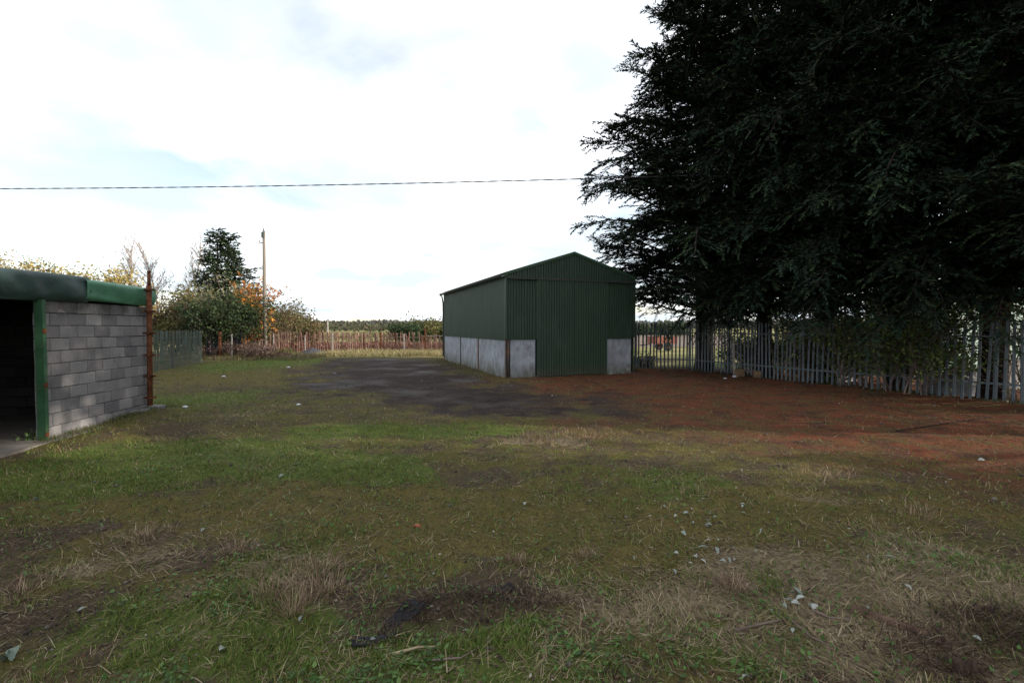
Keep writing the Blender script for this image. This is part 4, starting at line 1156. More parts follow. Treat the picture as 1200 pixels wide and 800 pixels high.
# ------------------------------------------------------------------ grass, straw, litter
def blades(name, x, y, ln, wd, lean, az, col, label, cat, z0=0.0, curve=0.4):
    n = len(x); z = hgt(x, y) + z0
    h = np.stack([np.cos(az), np.sin(az), np.zeros(n)], 1); s = np.stack([-np.sin(az), np.cos(az), np.zeros(n)], 1)
    up = np.array([0, 0, 1.0])
    c = np.stack([x, y, z], 1)
    l1 = (ln * 0.55)[:, None]; l2 = (ln * 0.45)[:, None]
    d1 = h * np.sin(lean)[:, None] + up * np.cos(lean)[:, None]
    le2 = np.minimum(lean + curve, 1.72)
    d2 = h * np.sin(le2)[:, None] + up * np.cos(le2)[:, None]
    m = c + d1 * l1; t = m + d2 * l2
    w = (wd / 2)[:, None]
    v = np.empty((n, 5, 3), np.float32)
    v[:, 0] = c - s * w; v[:, 1] = c + s * w; v[:, 2] = m + s * w * 0.8; v[:, 3] = m - s * w * 0.8; v[:, 4] = t
    b = np.arange(n)[:, None] * 5
    q = b + np.array([[0, 1, 2, 3]]); tr = b + np.array([[3, 2, 4]])
    me = mesh_np(name, v.reshape(-1, 3), q, tr)
    set_col(me, 'tint', np.repeat(col, 5, axis=0))
    o = link(name, me, M_blade); tag(o, label, cat, kind='stuff'); return o
def sample(n, z0, z1, p=0.7):
    # nearer ground gets more: depth drawn from y^(-p)
    u = RNG.random(n); a = 1 - p
    y = (z0 ** a + u * (z1 ** a - z0 ** a)) ** (1 / a)
    x = (RNG.random(n) * 2 - 1) * (1.28 * y + 0.7)
    return x, y
def solid(x, y):
    """not under a building"""
    lx = (x - B0.x) * bu.x + (y - B0.y) * bu.y; ly = (x - B0.x) * bv.x + (y - B0.y) * bv.y
    barn_in = (lx > -0.02) & (lx < BW + 0.02) & (ly > -0.09) & (ly < BD)
    sx_ = (x - SA.x) * sw.x + (y - SA.y) * sw.y; sy_ = (x - SA.x) * sn.x + (y - SA.y) * sn.y
    return ~(barn_in | ((sy_ < 0.03) & (sx_ < SL + 0.05)))
# green grass
x, y = sample(520000, 1.7, 30, 0.85)
w, a_, nd, fl, dn, al = zones(x, y)
g = w['green'] * (1 - a_) * (1 - nd * 0.85) * (1 - 0.8 * w['earth'])
tuft = fbm(x * 4.5, y * 4.5, 71, 2)
keep = (RNG.random(len(x)) < np.clip(g * 1.15 + 0.05, 0, 0.8) * (0.25 + 1.1 * sstep(0.35, 0.65, tuft))) & solid(x, y) & (a_ < 0.5) & (dn > 0.1)
x, y = x[keep], y[keep]; n = len(x)
ln = RNG.uniform(0.012, 0.048, n) * (0.7 + 0.9 * sstep(0.4, 0.7, tuft[keep])); wd = np.clip(0.0028 + 0.00055 * y, 0.003, 0.010) * RNG.uniform(0.7, 1.3, n)
blades('grass', x, y, ln, wd, RNG.uniform(0.1, 1.1, n), RNG.uniform(0, 6.283, n), pal(n, [(0.10, 0.15, 0.03), (0.08, 0.12, 0.025), (0.14, 0.17, 0.04), (0.18, 0.15, 0.05)], 0.22, w=[0.35, 0.3, 0.22, 0.13]), 'short green grass growing in patches over the yard', 'grass')
# coarser clumps further off
x, y = sample(230000, 5.0, 30, 0.35)
w, a_, nd, fl, dn, al = zones(x, y)
g = (w['green'] * 0.9 + w['straw'] * 0.35 + 0.05) * (1 - a_) * (1 - 0.8 * w['earth']) * (1 - nd * 0.8)
tuft = fbm(x * 2.6, y * 2.6, 171, 3)
keep = (RNG.random(len(x)) < np.clip(g, 0, 0.8) * sstep(0.48, 0.62, tuft)) & solid(x, y) & (a_ < 0.5) & (dn > 0.1)
x, y, tf_ = x[keep], y[keep], tuft[keep]; n = len(x)
hue = fbm(x * 0.9, y * 0.9, 181, 2)[:, None]
cg = pal(n, [(0.11, 0.155, 0.033), (0.145, 0.17, 0.04), (0.085, 0.12, 0.026)], 0.2); cs = pal(n, [(0.30, 0.23, 0.14), (0.20, 0.145, 0.08), (0.15, 0.13, 0.045)], 0.2)
blades('grass', x, y, RNG.uniform(0.03, 0.085, n) * (0.5 + sstep(0.48, 0.7, tf_)), np.clip(0.0009 * y, 0.005, 0.018), RNG.uniform(0.2, 1.2, n), RNG.uniform(0, 6.283, n), np.where(hue + RNG.normal(size=(n, 1)) * 0.05 > 0.47, cg, cs), 'coarser grass clumps in the middle distance of the yard', 'grass')
# dead straw, matted and lying
x, y = sample(330000, 1.7, 24, 0.9)
w, a_, nd, fl, dn, al = zones(x, y)
g = (w['straw'] * 0.9 + 0.07 + 0.05 * w['earth']) * (1 - a_) * (1 - nd * 0.8) * (1 - 0.5 * w['earth'])
keep = (RNG.random(len(x)) < np.clip(g, 0, 0.8)) & solid(x, y) & (a_ < 0.5) & (dn > 0.1)
x, y = x[keep], y[keep]; n = len(x)
az = fbm(x * 1.3, y * 1.3, 81, 2) * 14 + RNG.normal(size=n) * 1.1
blades('straw', x, y, RNG.uniform(0.03, 0.13, n) * RNG.uniform(0.6, 1.2, n), np.clip(0.0018 + 0.0005 * y, 0.002, 0.007) * RNG.uniform(0.7, 1.3, n), np.clip(RNG.normal(1.28, 0.22, n), 0.3, 1.55), az, pal(n, [(0.32, 0.25, 0.15), (0.22, 0.16, 0.10), (0.40, 0.33, 0.22), (0.11, 0.072, 0.05), (0.18, 0.165, 0.065)], 0.2, w=[0.3, 0.25, 0.13, 0.2, 0.12]), 'dry matted straw lying over the yard', 'dead grass', z0=0.008, curve=0.25)
# moss and olive tufts, tiny
x, y = sample(150000, 1.8, 22, 0.9)
w, a_, nd, fl, dn, al = zones(x, y)
keep = (RNG.random(len(x)) < np.clip(w['moss'] * 0.9 * (1 - a_), 0, 0.7)) & solid(x, y) & (dn > 0.1)
x, y = x[keep], y[keep]; n = len(x)
blades('moss', x, y, RNG.uniform(0.010, 0.032, n), np.clip(0.004 + 0.0007 * y, 0.004, 0.013), RNG.uniform(0.1, 1.2, n), RNG.uniform(0, 6.283, n), pal(n, [(0.15, 0.13, 0.045), (0.17, 0.115, 0.042), (0.10, 0.105, 0.036), (0.12, 0.07, 0.036)], 0.22), 'olive and rusty moss tufts over the middle of the yard', 'moss')
# dark roots and dead stalks thrown up round the dug hollow and in the lower right corner
def tangle(nm, spots, label):
    X = []; Y = []
    for px, py, rx, ry, k in spots:
        c = G(px, py); X.append(c.x + RNG.normal(size=k) * rx); Y.append(c.y + RNG.normal(size=k) * ry)
    x = np.concatenate(X); y = np.concatenate(Y); n = len(x)
    return blades(nm, x, y, RNG.uniform(0.05, 0.17, n), RNG.uniform(0.0025, 0.005, n), np.clip(RNG.normal(1.1, 0.3, n), 0.2, 1.5), RNG.uniform(0, 6.283, n), pal(n, [(0.045, 0.028, 0.022), (0.07, 0.045, 0.033), (0.03, 0.022, 0.018), (0.13, 0.09, 0.06)], 0.25, w=[0.35, 0.3, 0.2, 0.15]), label, 'dead stalks', z0=0.01)
tangle('dead_roots', ((500, 708, 0.16, 0.06, 220), (555, 700, 0.18, 0.06, 220), (600, 694, 0.12, 0.05, 120), (455, 735, 0.14, 0.06, 260), (640, 705, 0.14, 0.06, 120)), 'dark roots and torn stalks round the dug hollow in the foreground')
tangle('dead_stalks', ((1150, 745, 0.25, 0.09, 520), (1190, 770, 0.2, 0.09, 420), (1080, 765, 0.2, 0.06, 260), (1120, 790, 0.15, 0.05, 240), (60, 725, 0.3, 0.12, 220), (30, 640, 0.4, 0.2, 200)), 'dark dead stalks lying in the lower corners of the yard')
# broadleaf weeds: small flat leaves in the green patches
x, y = sample(60000, 1.8, 14, 1.1)
w, a_, nd, fl, dn, al = zones(x, y)
pt = fbm(x * 2.2, y * 2.2, 91, 2)
keep = (RNG.random(len(x)) < np.clip(w['green'], 0, 1) * sstep(0.45, 0.62, pt)) & solid(x, y) & (a_ < 0.4)
x, y = x[keep], y[keep]; n = len(x)
d = np.stack([RNG.normal(size=n), RNG.normal(size=n), RNG.uniform(-0.1, 0.9, n)], 1); d = unit(d)
s = unit(np.cross(d, np.array([0, 0, 1.0])))
ln = RNG.uniform(0.015, 0.045, n)
me = leaf_mesh('ground_weeds', np.stack([x, y, hgt(x, y) + RNG.uniform(0.005, 0.05, n)], 1), d, s, ln, ln * 0.65, pal(n, [(0.075, 0.15, 0.035), (0.11, 0.18, 0.05), (0.055, 0.10, 0.026)], 0.2), 0.12)
tag(link('ground_weeds', me, M_leaf), 'clover and small broad-leaved weeds in the green patches', 'weeds', kind='stuff')
# pebbles and clods
x, y = sample(34000, 1.8, 24, 0.85)
w, a_, nd, fl, dn, al = zones(x, y)
keep = (RNG.random(len(x)) < np.clip(0.10 + 0.5 * w['earth'] + 0.22 * a_ + 0.15 * nd, 0, 0.9)) & solid(x, y) & (dn > -0.5)
x, y = x[keep], y[keep]; n = len(x)
rr = RNG.uniform(0.004, 0.013, n) * (0.8 + 0.06 * y) * np.where(RNG.random(n) < 0.06, 2.0, 1.0)
ax = np.array([[1, 0, 0], [0, 1, 0], [-1, 0, 0], [0, -1, 0], [0, 0, 0.75], [0, 0, -0.6]], dtype=float)
az = RNG.uniform(0, 6.28, n); ca, sa_ = np.cos(az), np.sin(az)
v = ax[None] * rr[:, None, None] * RNG.uniform(0.65, 1.35, (n, 6, 1))
v = np.stack([v[..., 0] * ca[:, None] - v[..., 1] * sa_[:, None], v[..., 0] * sa_[:, None] + v[..., 1] * ca[:, None], v[..., 2]], -1) + np.stack([x, y, hgt(x, y) + rr * 0.3], 1)[:, None]
tf = np.array([[0, 1, 4], [1, 2, 4], [2, 3, 4], [3, 0, 4], [1, 0, 5], [2, 1, 5], [3, 2, 5], [0, 3, 5]])
me = mesh_np('pebbles', v.reshape(-1, 3), None, (np.arange(n)[:, None, None] * 6 + tf[None]).reshape(-1, 3))
set_col(me, 'tint', np.repeat(pal(n, [(0.12, 0.10, 0.085), (0.07, 0.055, 0.045), (0.14, 0.125, 0.11), (0.05, 0.04, 0.035)], 0.2), 6, axis=0))
tag(link('pebbles', me, tinted('stone_tint', 0.9, 0.2)), 'small stones and clods scattered over the yard and the dark track', 'pebbles', kind='stuff')
# litter: needles, bits of leaf and bark
x, y = sample(110000, 1.8, 22, 0.75)
w, a_, nd, fl, dn, al = zones(x, y)
keep = (RNG.random(len(x)) < np.clip(nd * 0.95 + 0.22, 0, 1) * (1 - 0.75 * a_)) & solid(x, y) & (dn > -0.6)
x, y = x[keep], y[keep]; n = len(x); nd = nd[keep]
d = np.stack([RNG.normal(size=n), RNG.normal(size=n), RNG.uniform(-0.05, 0.25, n)], 1); d = unit(d); s = unit(np.cross(d, np.array([0, 0, 1.0]) + RNG.normal(size=(n, 3)) * 0.25))
ln = RNG.uniform(0.015, 0.05, n) * (0.6 + 0.05 * y)
tn = pal(n, [(0.15, 0.055, 0.03), (0.10, 0.04, 0.025), (0.19, 0.09, 0.045), (0.06, 0.03, 0.02)], 0.2)
to = pal(n, [(0.10, 0.065, 0.045), (0.05, 0.035, 0.03), (0.15, 0.10, 0.06), (0.09, 0.045, 0.03)], 0.2)
pk = (RNG.random(n) < nd)[:, None]
tint = np.where(pk, tn, to)
pale = RNG.random(n) < 0.02
tint[pale] = pal(int(pale.sum()), [(0.30, 0.27, 0.22), (0.36, 0.34, 0.28)], 0.15)
me = leaf_mesh('leaf_litter', np.stack([x, y, hgt(x, y) + 0.008], 1), d, s, ln, ln * np.where(pk[:, 0], 0.28, 0.5), tint, 0.12)
tag(link('leaf_litter', me, M_blade), 'fallen needles and bits of bark scattered under the cypress trees', 'leaf litter', kind='stuff')
# tall dry grass at the far fence, lit by the sun, and along walls
def tall(nm, n, xr, yr, h, cols, label, wfun=None, wd=0.02):
    x = RNG.uniform(*xr, n); y = RNG.uniform(*yr, n)
    if wfun is not None:
        k = RNG.random(n) < wfun(x, y); x, y = x[k], y[k]
    n = len(x)
    cl = fbm(x * 1.4, y * 1.4, 55, 2)
    return blades(nm, x, y, RNG.uniform(0.4, 1.0, n) * h * (0.5 + cl), np.full(n, wd) * RNG.uniform(0.6, 1.3, n), RNG.uniform(0.05, 0.7, n), RNG.uniform(0, 6.283, n), pal(n, cols, 0.18), label, 'grass', curve=0.6)
tall('dry_grass', 16000, (-12.5, -3.4), (29.8, 34.6), 0.55, [(0.42, 0.34, 0.19), (0.34, 0.27, 0.15), (0.28, 0.24, 0.11), (0.22, 0.22, 0.09)], 'pale dry grass strip in the sun before the far fence', lambda x, y: 0.95 * sstep(29.8, 31.5, y + fbm(x * 0.8, y * 0.8, 4) * 1.0))
tall('dry_grass', 7000, (-19, -11.5), (26.5, 33), 0.40, [(0.22, 0.18, 0.10), (0.13, 0.14, 0.05), (0.17, 0.12, 0.07)], 'rough brown and green grass around the foot of the utility pole')
def barn_edge(x, y):
    lx = (x - B0.x) * bu.x + (y - B0.y) * bu.y; ly = (x - B0.x) * bv.x + (y - B0.y) * bv.y
    return ((lx < -0.03) & (lx > -1.2) & (ly > -0.6) & (ly < BD + 1)) * np.clip(1.1 + lx * 0.8, 0, 1) * 0.9
tall('dry_grass', 15000, (-6.5, 1), (15.5, 29), 0.14, [(0.12, 0.11, 0.04), (0.18, 0.14, 0.07), (0.08, 0.10, 0.03)], 'short rough grass along the side wall of the green barn', barn_edge, wd=0.012)
def shed_edge(x, y):
    sx_ = (x - SA.x) * sw.x + (y - SA.y) * sw.y; sy_ = (x - SA.x) * sn.x + (y - SA.y) * sn.y
    return ((sy_ > 0.02) & (sy_ < 0.5) & (sx_ > -0.2) & (sx_ < SL + 0.6)) * np.clip(1.0 - sy_ * 1.8, 0, 1)
tall('weedy_grass', 16000, (-8.5, -6.5), (7.2, 11), 0.13, [(0.07, 0.11, 0.03), (0.12, 0.12, 0.04), (0.10, 0.07, 0.045)], 'weedy grass growing along the foot of the block wall', shed_edge, wd=0.006)
def fence_edge(x, y):
    dn, al = fence_dn(x, y)
    return np.exp(-((dn + 0.05) / 0.28) ** 2) * 0.8 * sstep(0.35, 0.6, fbm(x * 1.1, y * 1.1, 12))
tall('weedy_grass', 60000, (4.8, 15), (8, 20.5), 0.22, [(0.05, 0.07, 0.025), (0.07, 0.045, 0.03), (0.04, 0.05, 0.02)], 'dark weeds along the foot of the palisade fence', fence_edge, wd=0.010)
# dry tussocks (countable clumps of dead stalks)
def tussock(px, py, n, h, label, cols=((0.24, 0.16, 0.11), (0.30, 0.23, 0.15), (0.16, 0.10, 0.07)), lean=(0.1, 1.25), rad=0.06):
    p = G(px, py); t = RNG.normal(size=(n, 2)) * rad
    x = p.x + t[:, 0]; y = p.y + t[:, 1] * 0.8
    az = np.arctan2(t[:, 1], t[:, 0]) + RNG.normal(size=n) * 0.6
    o = blades('grass_tussock', x, y, RNG.uniform(0.5, 1.1, n) * h, np.full(n, 0.0030) + 0.0004 * p.y, RNG.uniform(*lean, n), az, pal(n, cols, 0.2), label, 'grass tussock', curve=0.3)
    
    if rad < 0.1:
        del o['kind']; o['group'] = 'dead grass tussocks in the yard'
    return o
for px, py, n, h, rad, lb in ((318, 694, 150, 0.15, 0.08, 'brown dead tussock left of the straw clump in the left foreground'), (375, 668, 170, 0.16, 0.08, 'pale straw tussock in the left foreground'), (385, 690, 140, 0.15, 0.08, 'long-stalked straw tussock just below the pale one'), (345, 714, 160, 0.16, 0.07, 'orange-brown arching tussock in the left foreground'), (280, 640, 120, 0.13, 0.08, 'low brown tussock farthest left in the yard'), (860, 690, 200, 0.11, 0.07, 'brown brush-like tussock left of the pale torn leaves'), (605, 655, 190, 0.08, 0.06, 'small pale tussock in the middle of the yard'), (1075, 605, 170, 0.12, 0.20, 'spread brown tussock on the right of the yard'), (970, 562, 200, 0.10, 0.25, 'wide pale tussock near the sunny strip'), (685, 652, 90, 0.09, 0.05, 'thin grey tussock right of the middle'), (165, 630, 130, 0.10, 0.12, 'flattened straw tussock below the bright green patch'), (30, 690, 130, 0.12, 0.10, 'brown tussock at the left edge of the foreground'), (632, 517, 240, 0.14, 0.22, 'sunlit straw tussock in the middle distance'), (700, 515, 260, 0.12, 0.35, 'low sunlit straw patch right of the sunlit tussock')):
    tussock(px, py, n, h, lb, rad=rad)

# ------------------------------------------------------------------ climbers and things at the palisade fence
GRN = [(0.06, 0.10, 0.025), (0.09, 0.13, 0.03), (0.045, 0.075, 0.02), (0.11, 0.14, 0.04)]
for i, (px, Y, off, h, rad, n, lb) in enumerate(((1064, 0, 0.1, 3.3, 0.5, 4200, 'light green leafy climber growing through the palisade fence'), (1035, 0, 0.15, 3.0, 0.8, 4600, 'dark leafy bush swallowing the middle of the palisade fence'), (990, 0, 0.2, 2.9, 0.7, 3600, 'leafy climber behind the pales beside the bare trunk'), (1190, 0, 0.7, 3.4, 0.2, 600, 'leafy sapling between the thick trunk and the right edge'), (925, 0, 0.5, 3.0, 0.5, 1800, 'thin yellowish climber left of the bare trunk'), (820, 0, 0.8, 2.2, 0.45, 1600, 'grey leafy undergrowth behind the left pales'))):
    # photo column on the fence line
    d = ray(px, 400); A = FENCE[0]; 
    den = d.x * fd.y - d.y * fd.x
    tt = (A.x * fd.y - A.y * fd.x) / den
    s_ = (Vector((d.x * tt, d.y * tt, 0)) - FENCE[0]).dot(fd)
    p = behind_fence(s_, off)
    broadleaf('climber_bush', (p.x, p.y, 0), h, lb, 'bush', GRN if i != 5 else DGR, n, 0.085, 150 + i, spread=0.5, depth=2, nch=(7, 6), lspread=0.12, stems=6, radius=rad, trunk_r=0.022, foliage='foliage', group='leafy bushes along the palisade fence', up=0.4, first=0.08)
for i, (s_, off, h, rad, n) in enumerate(((3.0, 2.2, 1.6, 0.9, 1700), (4.3, 1.9, 2.1, 0.9, 2100), (5.4, 2.3, 2.3, 0.9, 2300), (6.5, 1.8, 2.2, 0.9, 2300), (7.6, 2.2, 2.4, 0.9, 2400), (8.7, 1.9, 2.3, 0.9, 2400))):
    p = behind_fence(s_, off)
    broadleaf('undergrowth_bush', (p.x, p.y, 0), h, ('sparse dark undergrowth bush behind the fence near its left end', 'dark undergrowth bush behind the pales left of the tan cartons', 'dark undergrowth bush behind the two tan cartons', 'dark undergrowth bush behind the thin yellowish climber', 'dark undergrowth bush between the bare trunk and the climbers', 'dark undergrowth bush behind the dark leafy climber', 'dark undergrowth bush left of the pale green shed')[i], 'bush', DGR + [(0.03, 0.035, 0.02)], n, 0.11, 200 + i, spread=0.55, depth=2, nch=(7, 5), lspread=0.16, stems=7, radius=rad, trunk_r=0.02, foliage='foliage', group='undergrowth behind the palisade fence', up=0.3, first=0.08)
# pale green shed, grey heap and clutter beyond the fence
M_palegreen = weathered('pale_green_render', (0.36, 0.48, 0.42), (0.42, 0.53, 0.47), 2, 0.7, 0.3, 0.003)
pg = at(1120, 440, 19.5); pgs = empty('green_shed', (pg.x + 0.6, pg.y, 0), 0.30); tag(pgs, 'pale green shed showing between the pales at the right edge', 'shed')
mb = MB(); mb.box((1.2, 1.5, 1.5), 6.0, 3.0, 3.0); mb.build('wall', M_palegreen, pgs)
mb = MB(); mb.hexa([(-2.0, -0.2, 3.0), (4.4, -0.2, 3.0), (4.4, 3.2, 3.0), (-2.0, 3.2, 3.0), (-2.0, 1.45, 3.9), (4.4, 1.45, 3.9), (4.4, 1.55, 3.9), (-2.0, 1.55, 3.9)]); mb.build('roof', M_dark, pgs)
M_rubble = weathered('grey_rubble', (0.26, 0.26, 0.28), (0.36, 0.35, 0.36), 9, 0.9, 0.2, 0.02)
hp = heap('rubble_heap', 1128, 440, 13.3, 1.0, 0.8, 1.05, M_rubble, 'grey rubble heap behind the pales before the pale green shed', 'rubble heap', 9, 0.25)
h2 = heap('rubble_heap', 975, 440, 16.6, 0.9, 0.6, 0.45, M_rubble, 'low grey stone heap behind the fence beside the low red wall', 'rubble heap', 12, 0.25)
M_redbrick = weathered('dull_red_paint', (0.24, 0.085, 0.06), (0.30, 0.12, 0.08), 6, 0.85, 0.2)
M_cream = weathered('cream_board', (0.55, 0.47, 0.32), (0.45, 0.37, 0.24), 6, 0.8, 0.2)
w0 = at(965, 440, 18.5); lw = empty('low_wall', (w0.x, w0.y, 0), math.atan2(fd.y, fd.x)); tag(lw, 'low red wall with a cream band behind the palisade fence', 'wall')
mb = MB(); mb.box((0, 0, 0.31), 2.4, 0.2, 0.24); mb.build('red_course', M_redbrick, lw)
mb = MB(); mb.box((0, 0, 0.09), 2.42, 0.22, 0.19); mb.build('cream_course', M_cream, lw)
def clutter_box(px, py, Y, sx, sy, sz, m, name, label, cat, rz=0.0, group=None):
    p = at(px, py, Y); mb = MB(); mb.box((0, 0, sz / 2), sx, sy, sz)
    # folded top flaps
    mb.box((-sx * 0.28, 0, sz + 0.006), sx * 0.44, sy * 0.96, 0.008, Vector((1, 0, 0.15)).normalized()); mb.box((sx * 0.28, 0, sz + 0.006), sx * 0.44, sy * 0.96, 0.008, Vector((1, 0, -0.1)).normalized())
    o = mb.build(name, m, None, loc=(p.x, p.y, 0.0)); o.rotation_euler = (0, 0, rz); tag(o, label, cat, group); return o
M_card = weathered('brown_card', (0.22, 0.14, 0.08), (0.17, 0.11, 0.065), 6, 0.85, 0.2)
clutter_box(866, 437, 17.2, 0.26, 0.25, 0.30, M_card, 'carton', 'tan carton behind the pales at the foot of the white leaning post', 'box', 0.2)
clutter_box(887, 438, 16.8, 0.22, 0.25, 0.28, M_card, 'carton', 'smaller tan carton behind the pales, right of the other one', 'box', -0.3)
wp = at(861, 436, 17.3); mb = MB(); mb.box((0, 0, 0.6), 0.07, 0.05, 1.25); mb.box((0, 0, 1.235), 0.085, 0.065, 0.02); o = mb.build('white_post', M_whitepaint, None, loc=(wp.x, wp.y, 0)); o.rotation_euler = (0, -0.06, 0); tag(o, 'white leaning post behind the palisade fence', 'post')
ww = at(1196, 460, 14.0); mb = MB(); mb.hexa([(-0.3, -0.02, 0), (0.5, -0.02, 0), (0.5, 0.02, 0), (-0.3, 0.02, 0), (-0.3, 0.35, 0.85), (0.5, 0.35, 0.85), (0.5, 0.39, 0.85), (-0.3, 0.39, 0.85)]); o = mb.build('white_board', M_whitepaint, None, loc=(ww.x, ww.y, 0)); tag(o, 'white board leaning behind the fence at the right edge', 'board')
# red trailer and low wall out in the sunny field
M_trail = weathered('faded_red_paint', (0.20, 0.06, 0.04), (0.26, 0.09, 0.06), 3, 0.6, 0.3)
tr0 = at(776, 405, 40); trl = empty('farm_trailer', (tr0.x, tr0.y, -0.1), 0.2); tag(trl, 'faded red farm trailer in the sunny field behind the fence', 'trailer')
mb = MB(); mb.box((0, 0, 0.62), 2.0, 1.3, 0.08)
for yy in (-0.63, 0.63): mb.box((0, yy, 0.92), 2.0, 0.04, 0.52)
for xx in (-0.98, 0.98): mb.box((xx, 0, 0.92), 0.04, 1.22, 0.52)
mb.build('body', M_trail, trl)
wm = MB(); wm.tube([(0, -0.09, 0), (0, 0.09, 0)], 0.33, 16); wme = mesh_from('wheel', wm.v, wm.f)
hb = MB(); hb.tube([(0, -0.1, 0), (0, 0.1, 0)], 0.14, 10); hme = mesh_from('hub', hb.v, hb.f)
for yy in (-0.72, 0.72):
    w_ = link('wheel', wme, M_plastic, trl, (0.1, yy, 0.33)); link('hub', hme, M_trail, w_)
mb = MB(); mb.tube([(-1.0, 0, 0.55), (-2.0, 0, 0.45)], 0.05, 6); mb.build('drawbar', M_dark, trl)
M_pinkwall = weathered('pinkish_render', (0.42, 0.34, 0.31), (0.36, 0.29, 0.27), 2, 0.85, 0.2)
pw = at(770, 400, 50); mb = MB(); mb.box((0, 0, 0.6), 15, 0.22, 1.2); mb.box((0, 0, 1.23), 15.1, 0.3, 0.06); o = mb.build('boundary_wall', M_pinkwall, None, loc=(pw.x, 50, -0.25)); tag(o, 'long low pinkish boundary wall across the sunny field', 'wall')
for i, (px, top, Y, lb) in enumerate(((752, 379, 62, 'dark far bush behind the pinkish wall, next to the barn'), (772, 376, 66, 'dark far bush behind the red trailer'), (792, 378, 64, 'dark far bush right of the red trailer'))):
    broadleaf('scrub_bush', gpos(px, Y), hpx(top, Y) + 0.3, lb, 'bush', DGR, 2600, 0.25, 170 + i, spread=0.55, depth=2, nch=(6, 5), lspread=0.35, stems=6, radius=1.3, trunk_r=0.04, foliage='foliage', group='bushes past the sunny field')
broadleaf('dark_weeds', tuple(at(752, 432, 21.0)), 0.75, 'dark low weed clump behind the first pales next to the barn', 'weeds', [(0.03, 0.04, 0.02), (0.05, 0.05, 0.03)], 1500, 0.07, 180, spread=0.5, depth=1, nch=(6,), lspread=0.10, stems=14, radius=0.55, trunk_r=0.01, foliage='foliage')

# ------------------------------------------------------------------ small single things on the ground
def leaf_obj_mesh(ln, wd, seed, lobes=0):
    rng = random.Random(seed); n = 9; v = []; f = []
    for i in range(n + 1):
        t = i / n
        w = wd * math.sin(math.pi * min(1, t * 0.97 + 0.015)) ** 0.8 * (0.6 + 0.5 * rng.random() if lobes and i % 2 else 1)
        cz = 0.25 * wd * math.sin(t * 3.0) + rng.gauss(0, 0.02 * wd)
        v += [(ln * (t - 0.5), -w / 2, cz + 0.30 * w), (ln * (t - 0.5), 0, cz), (ln * (t - 0.5), w / 2, cz + 0.24 * w)]
    for i in range(n):
        a = 3 * i
        f += [(a, a + 3, a + 4, a + 1), (a + 1, a + 4, a + 5, a + 2)]
    f.append
    me = mesh_from('fallen_leaf', v, f)
    for p in me.polygons: p.use_smooth = True
    return me
def pale_leaf():
    a = NT('pale_leaf'); c = a.mix(a.rand(), (0.15, 0.18, 0.155), (0.33, 0.345, 0.32)); c = a.mix(a.ramp(a.noise(40, 4, 0.6, a.pos()), [(0.5, 0.0), (0.7, 0.5)]), c, (0.2, 0.2, 0.16))
    return a.fin(c, 0.7, 0.3)
M_pale = pale_leaf()
M_greyleaf = weathered('grey_green_leaf', (0.14, 0.19, 0.15), (0.19, 0.24, 0.19), 30, 0.65, 0.3)
LFM = [leaf_obj_mesh(0.085, 0.045, 1), leaf_obj_mesh(0.07, 0.05, 2, 1), leaf_obj_mesh(0.10, 0.04, 3, 1), leaf_obj_mesh(0.06, 0.035, 4)]
for m_ in LFM: m_.materials.append(M_pale)
def put_leaf(px, py, sc, label, group, k=0, m=None):
    p = G(px, py)
    me = LFM[k % 4] if m is None else LFM[k % 4].copy()
    if m is not None: me.materials[0] = m
    o = bpy.data.objects.new('fallen_leaf', me); COL.objects.link(o)
    o.location = (p.x, p.y, hz(p.x, p.y) + 0.022); o.scale = (sc, sc, sc)
    o.rotation_euler = (random.gauss(0, 0.45), random.gauss(0, 0.35), random.uniform(0, 6.28))
    tag(o, label, 'leaf', group); return o
cl = [(918, 714), (932, 712), (935, 698), (948, 713), (955, 716), (930, 700), (925, 708), (906, 720), (938, 706)]
for k, (px, py) in enumerate(cl):
    put_leaf(px, py, 0.72, 'pale torn leaf in the cluster on the grass in the right foreground', 'pale torn leaves of the right foreground cluster', k)
for k, (px, py, sc, lb) in enumerate(((1062, 695, 1.25, 'long white leaf lying alone right of the leaf cluster'), (1020, 659, 0.9, 'pale upright leaf, left of a close pair'), (1043, 659, 0.9, 'pale upright leaf, right of a close pair'), (930, 744, 0.9, 'pale leaf curled below the cluster in the right foreground'), (1015, 721, 0.8, 'small pale leaf between the cluster and the stump'), (875, 796, 1.0, 'pale leaf at the very bottom edge of the photograph'), (840, 650, 1.1, 'pale frayed leaf on the mossy ground left of centre right'), (1144, 768, 0.9, 'grey-green star-shaped leaf beside the stump'), (1010, 633, 0.8, 'small white leaf in the grass of the right middle ground'), (260, 759, 0.95, 'pale grey leaf in the green left foreground'), (96, 712, 0.7, 'small white scrap of leaf in the left foreground'), (272, 678, 0.8, 'grey leaf at the edge of the straw tussocks'), (238, 622, 0.9, 'pale leaf lying below the bright green patch'), (354, 724, 0.9, 'pale leaf under the arching tussock'), (437, 750, 0.6, 'white fleck beside the black plastic strip'), (508, 674, 0.7, 'whitish leaf above the dug hollow'), (616, 592, 1.2, 'cream leaf in the middle of the yard'), (741, 657, 0.9, 'white leaf on the moss in the middle foreground'), (790, 673, 0.9, 'white leaf on the moss, right of the other one'), (545, 729, 0.8, 'pale green leaf on the dug hollow'), (528, 593, 1.0, 'grey leaf left of the cream leaf in the middle'), (330, 562, 1.2, 'pale leaf on the brown earth right of the green patch'), (42, 586, 1.3, 'white leaf at the left side of the green patch'), (762, 608, 0.9, 'small white leaf right of the middle'), (690, 590, 1.0, 'pale leaf halfway to the sunny strip'), (1150, 540, 1.4, 'pale leaf in the red needles near the right edge'))):
    put_leaf(px, py, sc * 0.75, lb, 'single pale leaves on the yard', k)
